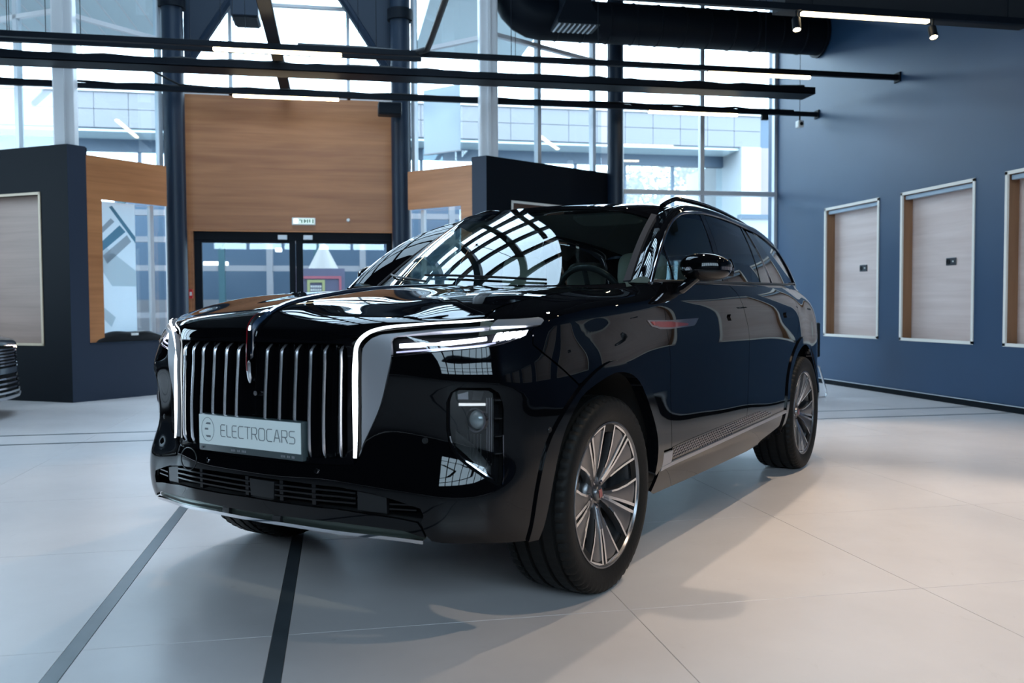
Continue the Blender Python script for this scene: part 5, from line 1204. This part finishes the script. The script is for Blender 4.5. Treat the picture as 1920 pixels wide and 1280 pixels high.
# side glazing
def G_(pts): return [(-x, z) for x, z in pts]
top = [(x, z) for x, z in zip(DX, DZ_)]
def between(x0, x1): return [(-x, z-.014) for x, z in top if x1 <= x <= x0]
zb = lambda x: np.interp(-x, [.56, 1.0, 3.0, 3.65], [1.246, 1.252, 1.275, 1.297])
fq = [(.602, zb(-.602)), (.825, zb(-.825)), (.835, 1.408), (.80, 1.392), (.715, 1.334), (.65, 1.288)]
both('quarter_light', GLASS, fq, 'car_glass', CAR, step=.03, rim=.004, gap=.004)
fg = [(.840, zb(-.84)), (1.53, zb(-1.53))]+[(1.525, 1.42), (1.60, 1.60), (1.625, 1.640)]+between(-.87, -1.60)[::-1]
fg = [(.842, zb(-.84)), (1.525, zb(-1.525)), (1.520, 1.42), (1.60, 1.60), (1.620, 1.636)]+[p for p in between(-.86, -1.60)[::-1]]
both('front_window', GLASS, fg, 'car_glass', CAR, step=.04, rim=.004, gap=.004)
rg = [(1.62, zb(-1.62)), (2.285, zb(-2.28)), (2.36, 1.50), (2.405, 1.624)]+[p for p in between(-1.71, -2.39)[::-1]]+[(1.705, 1.64), (1.61, 1.42)]
both('rear_window', GLASS, rg, 'car_glass_dark', CAR, step=.04, rim=.004, gap=.004)
r2 = [(2.312, zb(-2.31)), (2.60, zb(-2.60)), (2.55, 1.42), (2.492, 1.60), (2.445, 1.619), (2.38, 1.48)]
both('rear_quarter_light', GLASS, r2, 'car_glass_dark', CAR, step=.04, rim=.004, gap=.004)
qg = [(3.06, zb(-3.06)), (3.57, zb(-3.57)+.004), (3.47, 1.42), (3.34, 1.505), (3.14, 1.560), (2.85, 1.598), (2.69, 1.602), (2.86, 1.44)]
both('quarter_window', GLASS, qg, 'car_glass_dark', CAR, step=.04, rim=.004, gap=.004)
both('c_pillar', GLASS, [(2.625, zb(-2.62)), (3.04, zb(-3.03)), (2.84, 1.44), (2.67, 1.602), (2.515, 1.604), (2.57, 1.42)], 'gloss_black', CAR, step=.04, rim=.006, gap=.003, off=.004)
ribbon('c_pillar_strip', GLASS, [(2.615, zb(-2.61)), (2.56, 1.42), (2.505, 1.604)], .014, 'chrome_dark', CAR, off=.006, rim=.006)
both('b_pillar', GLASS, [(1.528, zb(-1.53)), (1.616, zb(-1.62)), (1.606, 1.42), (1.70, 1.642), (1.625, 1.638), (1.523, 1.42)], 'gloss_black', CAR, step=.03, rim=.004, gap=.002, off=.002)
both('mirror_sail', GLASS, [(.826, zb(-.83)), (.841, zb(-.84)), (.856, 1.425), (.838, 1.413)], 'gloss_black', CAR, step=.03, rim=.004, gap=0, off=.003)
both('rear_divider', GLASS, [(2.287, zb(-2.29)), (2.310, zb(-2.31)), (2.378, 1.48), (2.443, 1.620), (2.407, 1.625), (2.362, 1.50)], 'gloss_black', CAR, step=.03, rim=.004, gap=0, off=.003)
for s in (1, -1):
    path = [GLASS([(-x, z-.006)])[0]*[1, s, 1]+np.array([0, s*.004, 0]) for x, z in top]
    cl('window_trim', MB().tube(path, .0085, 8), 'chrome_dark', CAR)
    path = [GLASS([(-x, zb(x)-.004)])[0]*[1, s, 1]+np.array([0, s*.006, 0]) for x in np.linspace(-.6, -3.62, 40)]
    cl('waist_strip', MB().tube(path, .007, 8), 'satin_black', CAR)
    path = [ROOF([(.635, v)])[0]*[1, s, 1] for v in np.linspace(.22, 2.25, 26)]
    lift = [.003+.036*min(1, math.sin(PI*min(max(t, 0), 1))*2.6) for t in np.linspace(0, 1, 26)]
    cl('roof_rail', MB().tube([tuple(p+np.array([0, s*.012, l+.006])) for p, l in zip(path, lift)], .017, 10, flat=.8), 'gloss_black', CAR)
# scuttle under the windscreen, wipers
mb = MB()
for k, u in enumerate(np.linspace(-.80, .80, 40)):
    a = HOOD([(u, 1.30)])[0]-[0, 0, .008]; b = SCREEN([(u*.97, .02)])[0]-[0, 0, .010]; mb.v += [tuple(a), tuple(b)]
for k in range(39): mb.f.append((2*k, 2*k+1, 2*k+3, 2*k+2))
cl('scuttle', mb, 'dull_black', CAR)
for u0, u1, v1 in ((.45, -.25, .06), (-.2, -.68, .10)):
    p = [SCREEN([(u0+(u1-u0)*t, .03+v1*t)])[0]+SCREEN.normal([(u0+(u1-u0)*t, .03+v1*t)])[0]*.012 for t in np.linspace(0, 1, 12)]
    cl('wiper', MB().tube(p, .006, 6), 'satin_black', CAR)
# --- door mirrors
def ell(c, r, n=(2.6, 2.6), nu=28, nv=16, z0=-1, z1=1, fn=None):
    mb = MB(); c = np.array(c)
    sp_ = lambda w, e: math.copysign(abs(w)**(2/e), w)
    vs = np.linspace(math.asin(z0) if abs(z0) < 1 else z0*PI/2, math.asin(z1) if abs(z1) < 1 else z1*PI/2, nv)
    for b in vs:
        for k in range(nu):
            a = 2*PI*k/nu; q = np.array([sp_(math.cos(b), n[1])*sp_(math.cos(a), n[0])*r[0], sp_(math.cos(b), n[1])*sp_(math.sin(a), n[0])*r[1], sp_(math.sin(b), n[1])*r[2]])
            if fn is not None: q = fn(q)
            mb.v.append(tuple(c+q))
    for i in range(nv-1):
        for k in range(nu): mb.f.append((i*nu+k, i*nu+(k+1) % nu, (i+1)*nu+(k+1) % nu, (i+1)*nu+k))
    mb.f.append(tuple(range(nu))); mb.f.append(tuple((nv-1)*nu+k for k in range(nu))); return mb
for s in (1, -1):
    c = (-.95, s*1.03, 1.310)
    shape = lambda q: np.array([q[0]*(1-.25*abs(q[1])/.118*(q[1]*s > 0))-.10*q[1]*s, q[1], q[2]*(1-.22*max(0, q[1]*s/.118)*(q[2] > 0))])
    hs = cl('door_mirror', ell(c, (.105, .118, .070), z0=.02, z1=1, fn=shape), 'paint_black', CAR, angle=60)
    cl('mirror_lower', ell(c, (.102, .114, .062), z0=-1, z1=-.06, fn=shape), 'gloss_black', hs, angle=60)
    cl('mirror_indicator', ell(c, (.103, .117, .067), z0=-.12, z1=.06, nv=4, fn=shape), 'chrome_dark', hs, angle=60)
    cl('mirror_glass', MB().prism([(-.10, -.04), (.10, -.04), (.105, .0), (.09, .045), (-.09, .05), (-.105, 0)], lambda u, v, t: (c[0]-.092-t-.10*u, c[1]+u, c[2]+v), 0, .004), 'mirror', hs, smooth=False)
    cl('mirror_foot', MB().tube([(-.84, s*.90, 1.190), (-.865, s*.93, 1.208), (-.895, s*.965, 1.240), (-.92, s*1.0, 1.27)], [.055, .05, .042, .035], 14, flat=.55), 'gloss_black', hs)
# --- wheels
TP = [(.245, -.115), (.282, -.130), (.300, -.140), (.335, -.150), (.360, -.147), (.375, -.138), (.3835, -.120), (.3865, -.098), (.376, -.096), (.376, -.084), (.3880, -.082), (.389, -.042), (.377, -.040), (.377, -.025), (.389, -.023),
      (.389, .023), (.377, .025), (.377, .040), (.389, .042), (.3880, .082), (.376, .084), (.376, .096), (.3865, .098), (.3835, .116), (.375, .129), (.360, .136), (.335, .1385), (.300, .129), (.286, .122), (.245, .110)]
def tyre_mesh():
    mb = MB(); n = 180; m = len(TP)
    for k in range(n):
        a = 2*PI*k/n
        for i, (r, h) in enumerate(TP):
            rr = r; hh = h
            if i in (5, 6, 7, 22, 23, 24) and k % 3 == 0: rr -= .008
            if i in (10, 11, 14, 15, 18, 19) and k % 3 == (1 if i % 2 else 2): rr -= .002
            mb.v.append((rr*math.cos(a), hh, rr*math.sin(a)))
    for k in range(n):
        k2 = (k+1) % n
        for i in range(m-1): mb.f.append((k*m+i, k*m+i+1, k2*m+i+1, k2*m+i))
    return mb.mesh('wheel', True, angle=35)
TY = tyre_mesh()
RIM = MB().lathe([(.284, .112), (.289, .122), (.287, .127), (.281, .1275), (.275, .120), (.268, .105), (.258, .085), (.248, .05), (.245, -.09), (.262, -.11), (.255, -.115), (.238, -.09), (.240, .05), (.25, .095)], (0, 0, 0), (0, 1, 0), 96).mesh('rim', True, angle=45)
DISC = MB().lathe([(0, .0), (.20, .0), (.205, .005), (.205, .03), (.10, .03), (.10, .06), (0, .06)], (0, -.03, 0), (0, 1, 0), 48, False).mesh('brake_disc', True)
HUB = MB().lathe([(0, .088), (.026, .087), (.031, .082), (.033, .070), (.060, .066), (.072, .058), (.078, .03), (.07, 0), (0, 0)], (0, 0, 0), (0, 1, 0), 40, False).mesh('hub_cap', True, angle=50)
def wedge(prof, off=0.0):
    """prof rows: (r, a_left, a_right, h) in metres and degrees -> loft with depth"""
    mb = MB(); n = len(prof)
    for r, a0, a1, h, d in prof:
        for a, hh in ((a0, h), (a1, h), (a1, h-d), (a0, h-d)): t = math.radians(a); mb.v.append((r*math.sin(t), hh+off, r*math.cos(t)))
    for k in range(n-1):
        for j in range(4): mb.f.append((k*4+j, k*4+(j+1) % 4, k*4+4+(j+1) % 4, k*4+4+j))
    mb.f += [(0, 1, 2, 3), tuple((n-1)*4+j for j in range(4))]
    return mb
def spoke_parts(sg):
    def A(r0, l, r, h, d): return (r0, l*sg, r*sg, h, d)
    body = wedge([A(.045, -16, 12, .070, .03), A(.09, -11, 9, .082, .035), A(.14, -9, 10.5, .094, .035), A(.20, -8.5, 13.5, .105, .03), A(.25, -8.5, 16, .112, .028), A(.279, -8.5, 17, .117, .025)])
    f1 = wedge([A(.050, -15.5, -1, .073, .005), A(.09, -11.2, -4, .085, .005), A(.14, -9.2, -4.6, .097, .005), A(.20, -8.7, -5.2, .108, .005), A(.25, -8.7, -5.8, .115, .005), A(.281, -8.7, -6.2, .120, .005)], .0005)
    f2 = wedge([A(.105, 5.5, 9.6, .088, .005), A(.14, 7.4, 10.7, .097, .005), A(.20, 11, 13.7, .108, .005), A(.25, 13.9, 16.2, .115, .005), A(.281, 15.1, 17.2, .120, .005)], .0005)
    f3 = wedge([A(.274, -8.5, 17, .1185, .005), A(.282, -8.5, 17, .1205, .005)], .0005)
    return body.mesh('spoke', True, .0015), f1.mesh('spoke_edge'), f2.mesh('spoke_edge'), f3.mesh('spoke_edge')
SPK = {1: spoke_parts(1), -1: spoke_parts(-1)}
LUG = MB().lathe([(0, .066), (.009, .064), (.011, .05), (0, .05)], (0, 0, 0), (0, 1, 0), 10, False).mesh('lug_nut', True)
BADGE = MB().prism([(-.011, -.017), (.011, -.017), (.013, 0), (.011, .017), (-.011, .017), (-.013, 0)], lambda u, v, t: (u, .0885+t, v), 0, .002).mesh('hub_badge')
CAL = MB().prism([(.205*math.cos(a), .205*math.sin(a)) for a in np.linspace(-.5, .5, 12)]+[(.12*math.cos(a), .12*math.sin(a)) for a in np.linspace(.5, -.5, 12)], lambda u, v, t: (u, t, v), -.05, .055).mesh('caliper', bevel=.006)
def wheel(parent, x, y, s, z=WZ, spin=0, k=1.0):
    w_ = link('wheel', TY, 'tyre', parent, loc=(x, y, z)); w_.scale = (k, k, k); w_.rotation_euler = (0, 0, 0 if s > 0 else PI)
    link('rim', RIM, 'rim_barrel', w_, loc=(0, 0, 0)); link('brake_disc', DISC, 'brake', w_, loc=(0, 0, 0))
    link('caliper', CAL, 'satin_black', w_, loc=(0, 0, 0))
    h_ = link('hub_cap', HUB, 'rim_grey', w_, loc=(0, 0, 0))
    bd_ = link('hub_badge', BADGE, 'red_glass', w_, loc=(0, 0, 0)); bd_.rotation_euler = (0, .25, 0)
    for i in range(5):
        for sg in (1, -1):
            R_ = (0, math.radians(72*i+spin+(10.5 if sg > 0 else -10.5)-(0)), 0)
            for me, m_ in zip(SPK[sg], ('rim_grey', 'rim_face', 'rim_face', 'rim_face')):
                o = link(me.name.split('.')[0], me, m_, w_, loc=(0, 0, 0)); o.rotation_euler = R_
        a = math.radians(72*i+spin); o = link('lug_nut', LUG, 'chrome_dark', w_, loc=(.052*math.sin(a), .012, .052*math.cos(a)))
    return w_
wheel(CAR, FX, .846, 1, spin=31).rotation_euler.z = math.radians(-.5)
wheel(CAR, FX, -.846, -1, spin=20); wheel(CAR, RX, .846, 1, spin=40); wheel(CAR, RX, -.846, -1, spin=33)
# --- cabin
cl('dashboard', MB().tube([(-.80, -.72, 1.10), (-.78, -.4, 1.13), (-.78, 0, 1.135), (-.78, .4, 1.13), (-.80, .72, 1.10)], .14, 14, flat=.55), 'leather_dark')
cl('dash_top', MB().add([(-.45, -.6, 1.18), (-.45, .6, 1.18), (-.86, .72, 1.16), (-.86, -.72, 1.16)], [(0, 1, 2, 3)]), 'leather_dark', smooth=False)
cl('cabin_floor', MB().box(-3.7, -.6, -.86, .86, .42, .50), 'leather_dark', smooth=False)
for s in (1, -1): cl('door_lining', MB().box(-3.3, -.7, s*.84-.02, s*.84+.02, .5, 1.20), 'leather_dark', smooth=False)
cl('tail_lining', MB().box(-3.75, -3.6, -.7, .7, .5, 1.2), 'leather_dark', smooth=False)
swc = np.array([-.98, .40, 1.165]); ax = np.array([-.87, 0, .42]); ax /= np.linalg.norm(ax); e1 = np.array([0, 1., 0]); e2 = np.cross(ax, e1)
sw = cl('steering_wheel', MB().tube([tuple(swc+.18*(math.cos(a)*e1+math.sin(a)*e2)) for a in np.linspace(0, 2*PI, 41)[:-1]], .016, 10, closed=True), 'leather_dark')
cl('wheel_boss', MB().lathe([(0, .03), (.06, .02), (.07, -.02), (0, -.03)], swc, ax, 20, False), 'leather_dark', sw)
for a in (0, PI, -PI/2): cl('wheel_spoke', MB().tube([tuple(swc), tuple(swc+.175*(math.cos(a)*e1+math.sin(a)*e2))], .014, 8), 'leather_dark', sw)
def rbox(c, r, tilt=0, n=(5, 5)):
    ct, st_ = math.cos(tilt), math.sin(tilt); return ell(c, r, n, 28, 14, fn=lambda q: np.array([q[0]*ct-q[2]*st_, q[1], q[0]*st_+q[2]*ct]))
for nm, x, ys_ in (('front_seat', -1.35, (.40, -.40)), ('rear_seat', -2.25, (.42, -.42)), ('third_seat', -3.05, (.38, -.38))):
    for y_ in ys_:
        b_ = cl(nm, rbox((x-.18, y_, .90), (.085, .25, .33), .26), 'leather_cream', CAR, angle=60)
        cl('seat_cushion', rbox((x+.12, y_, .60), (.27, .25, .09)), 'leather_cream', b_, angle=60)
        cl('headrest', rbox((x-.29, y_, 1.335), (.055, .145, .105), .15, (4, 4)), 'leather_cream', b_, angle=60)
        cl('headrest_post', MB().tube([(x-.26, y_, 1.15), (x-.28, y_, 1.26)], .03, 8), 'leather_dark', b_)
cl('rear_view_mirror', rbox((-.98, 0, 1.50), (.02, .11, .035), .3, (4, 4)), 'satin_black', CAR)
cl('mirror_stem', MB().tube([(-.97, 0, 1.52), (-.93, 0, 1.60)], .012, 8), 'satin_black', CAR)
for y_ in (.38, -.38): cl('sun_visor', rbox((-1.22, y_, 1.60), (.09, .19, .012), .25, (4, 4)), 'headliner', CAR)
# paper card lying on the dashboard
cl('dash_card', MB().add([(-.62, -.50, 1.19), (-.60, -.22, 1.19), (-.80, -.25, 1.215), (-.82, -.52, 1.215)], [(0, 1, 2, 3)]), 'plate_white', CAR, smooth=False)

# ------------------------------------------------------------------ second car at the left edge
class Scaled:
    def __init__(s, ch, f): s.ch = ch; s.f = f
    def __call__(s, uv): return s.f(s.ch(uv))
    normal = Chart.normal
def f2(P): P = np.array(P); return np.stack([P[:, 0]*.94, P[:, 1]*.93, np.where(P[:, 2] < 1.0, P[:, 2]*.80-.06, .74+(P[:, 2]-1.0)*.95)], 1)
L2, H2, S2_, R2_, G2_, T2_ = (Scaled(c, f2) for c in (LOW, HOOD, SCREEN, ROOF, GLASS, TAIL))
K = empty('saloon_car', (-4.235, 9.95, 0), 'dark car whose nose shows at the left edge of the picture', 'car', rz=0)
mat('paint_navy', (.012, .020, .032), .3, .3, 1.0)
def kp(name, ch, poly, m, parent=None, **k): return link(name, panel_mesh(name, ch, poly, **k), m, parent or K, loc=(0, 0, 0))
kw = dict(step=.05, gap=.002)
nose = [(0, .66), (.42, .66), (.55, .60), (.72, .48), (.76, .40), (.78, .34), (1.06, .33)]+sm(O_['arch_out'][:4], 3)[1:]+[(1.16, .96), (1.10, 1.0), (.60, .97), (.52, .93), (.50, .80), (.46, .74), (0, .74)]
kp('bumper_cover', L2, nose+[(-u, v) for u, v in nose[-2:0:-1]], 'paint_navy', **kw)
g1 = [(0, .74), (.46, .74), (.50, .80), (.52, .93), (.50, 1.0), (0, 1.02)]; kp('upper_grille', L2, g1+[(-u, v) for u, v in g1[-2:0:-1]], 'cavity', step=.05, off=-.03)
for k in range(6): kp('grille_bar', L2, [(-.5, .765+.04*k), (.5, .765+.04*k), (.5, .785+.04*k), (-.5, .785+.04*k)], 'chrome_dark', step=.03, off=-.004, gap=0)
g2 = [(0, .38), (.74, .40), (.72, .48), (.55, .60), (.42, .655), (0, .655)]; kp('lower_grille', L2, g2+[(-u, v) for u, v in g2[-2:0:-1]], 'cavity', step=.05, off=-.03)
for k in range(4): z = .41+.06*k; w_ = .72-.07*k; kp('intake_vane', L2, [(-w_, z), (w_, z), (w_, z+.022), (-w_, z+.022)], 'silver_satin' if k == 0 else 'chrome_dark', step=.03, off=.004, gap=0)
kp('splitter', L2, [(-.9, .345), (.9, .345), (.9, .375), (-.9, .375)], 'silver_satin', step=.04, off=.02, gap=0)
kp('bonnet', H2, [(-.83, 0), (.83, 0), (.83, 1.32), (-.83, 1.32)], 'paint_navy', **kw)
for s in (1, -1):
    q = [(.54, .985), (.75, 1.02), (1.10, 1.06), (1.13, 1.04), (1.02, 1.0), (.60, .965)]
    h_ = kp('headlamp', L2, [(s*u, v) for u, v in q], 'headlight_soft', step=.03, off=-.004, gap=0); kp('lamp_lens', L2, [(s*u, v) for u, v in q], 'lamp_glass', h_, step=.03, off=.006, gap=0)
    kp('light_strip', L2, [(s*u, v) for u, v in ((.60, .968), (1.02, 1.003), (1.11, 1.04), (1.10, 1.048), (1.0, 1.012), (.60, .978))], 'led_warm', h_, step=.03, off=.008, gap=0)
    mi = s < 0
    kp('front_fender', L2, fe, 'paint_navy', mirror=mi, **kw); kp('front_door', L2, fd, 'paint_navy', mirror=mi, **kw); kp('rear_door', L2, rd, 'paint_navy', mirror=mi, **kw); kp('rear_quarter', L2, qp, 'paint_navy', mirror=mi, **kw)
    kp('sill', L2, [(2.15, .30), (2.16, .48), (4.22, .44), (4.26, .305)], 'satin_black', mirror=mi, **kw)
    kp('arch_trim', L2, [(1.066, .326)]+arch_f_out[1:]+[(2.145, .50), (2.16, .40), (2.17, .30), (2.10, .29), (2.095, .33)]+ai[::-1]+[(1.115, .325)], 'satin_black', mirror=mi, step=.04, off=.006, rim=.05, gap=0)
    kp('arch_trim', L2, ro+ri, 'satin_black', mirror=mi, step=.04, off=.006, rim=.05, gap=0)
    kp('side_window', G2_, [(.84, 1.25), (3.4, 1.29), (3.2, 1.54), (2.4, 1.62), (1.6, 1.64), (1.2, 1.58), (.9, 1.44)], 'car_glass_dark', mirror=mi, step=.08, gap=.004)
    mb = pillar_mesh(s); mb.v = [tuple(q) for q in f2(mb.v)]; link('pillar_and_rail', mb.mesh('pillar_and_rail', True), 'paint_navy', K, loc=(0, 0, 0))
    kp('inner_shell', L2, shell, 'matt_black', mirror=mi, step=.08, off=-.08, rim=0)
    for wx in (FX, RX): wheel(K, wx*.94, s*.79, s, z=.318, spin=10, k=.818)
kp('windscreen', S2_, [(-.78, 0), (.78, 0), (.77, .80), (-.77, .80)], 'car_glass_dark', step=.08, gap=0); kp('roof', R2_, [(-.665, 0), (.665, 0), (.665, 2.88), (-.665, 2.88)], 'paint_navy', step=.1, gap=0)
kp('tailgate_glass', T2_, [(-.66, .02), (.66, .02), (.66, .34), (-.66, .34)], 'car_glass_dark', step=.1, gap=0)
link('underbody', MB().box(-3.7, .65, -.62, .62, .14, .2).mesh('underbody'), 'matt_black', K, loc=(0, 0, 0))
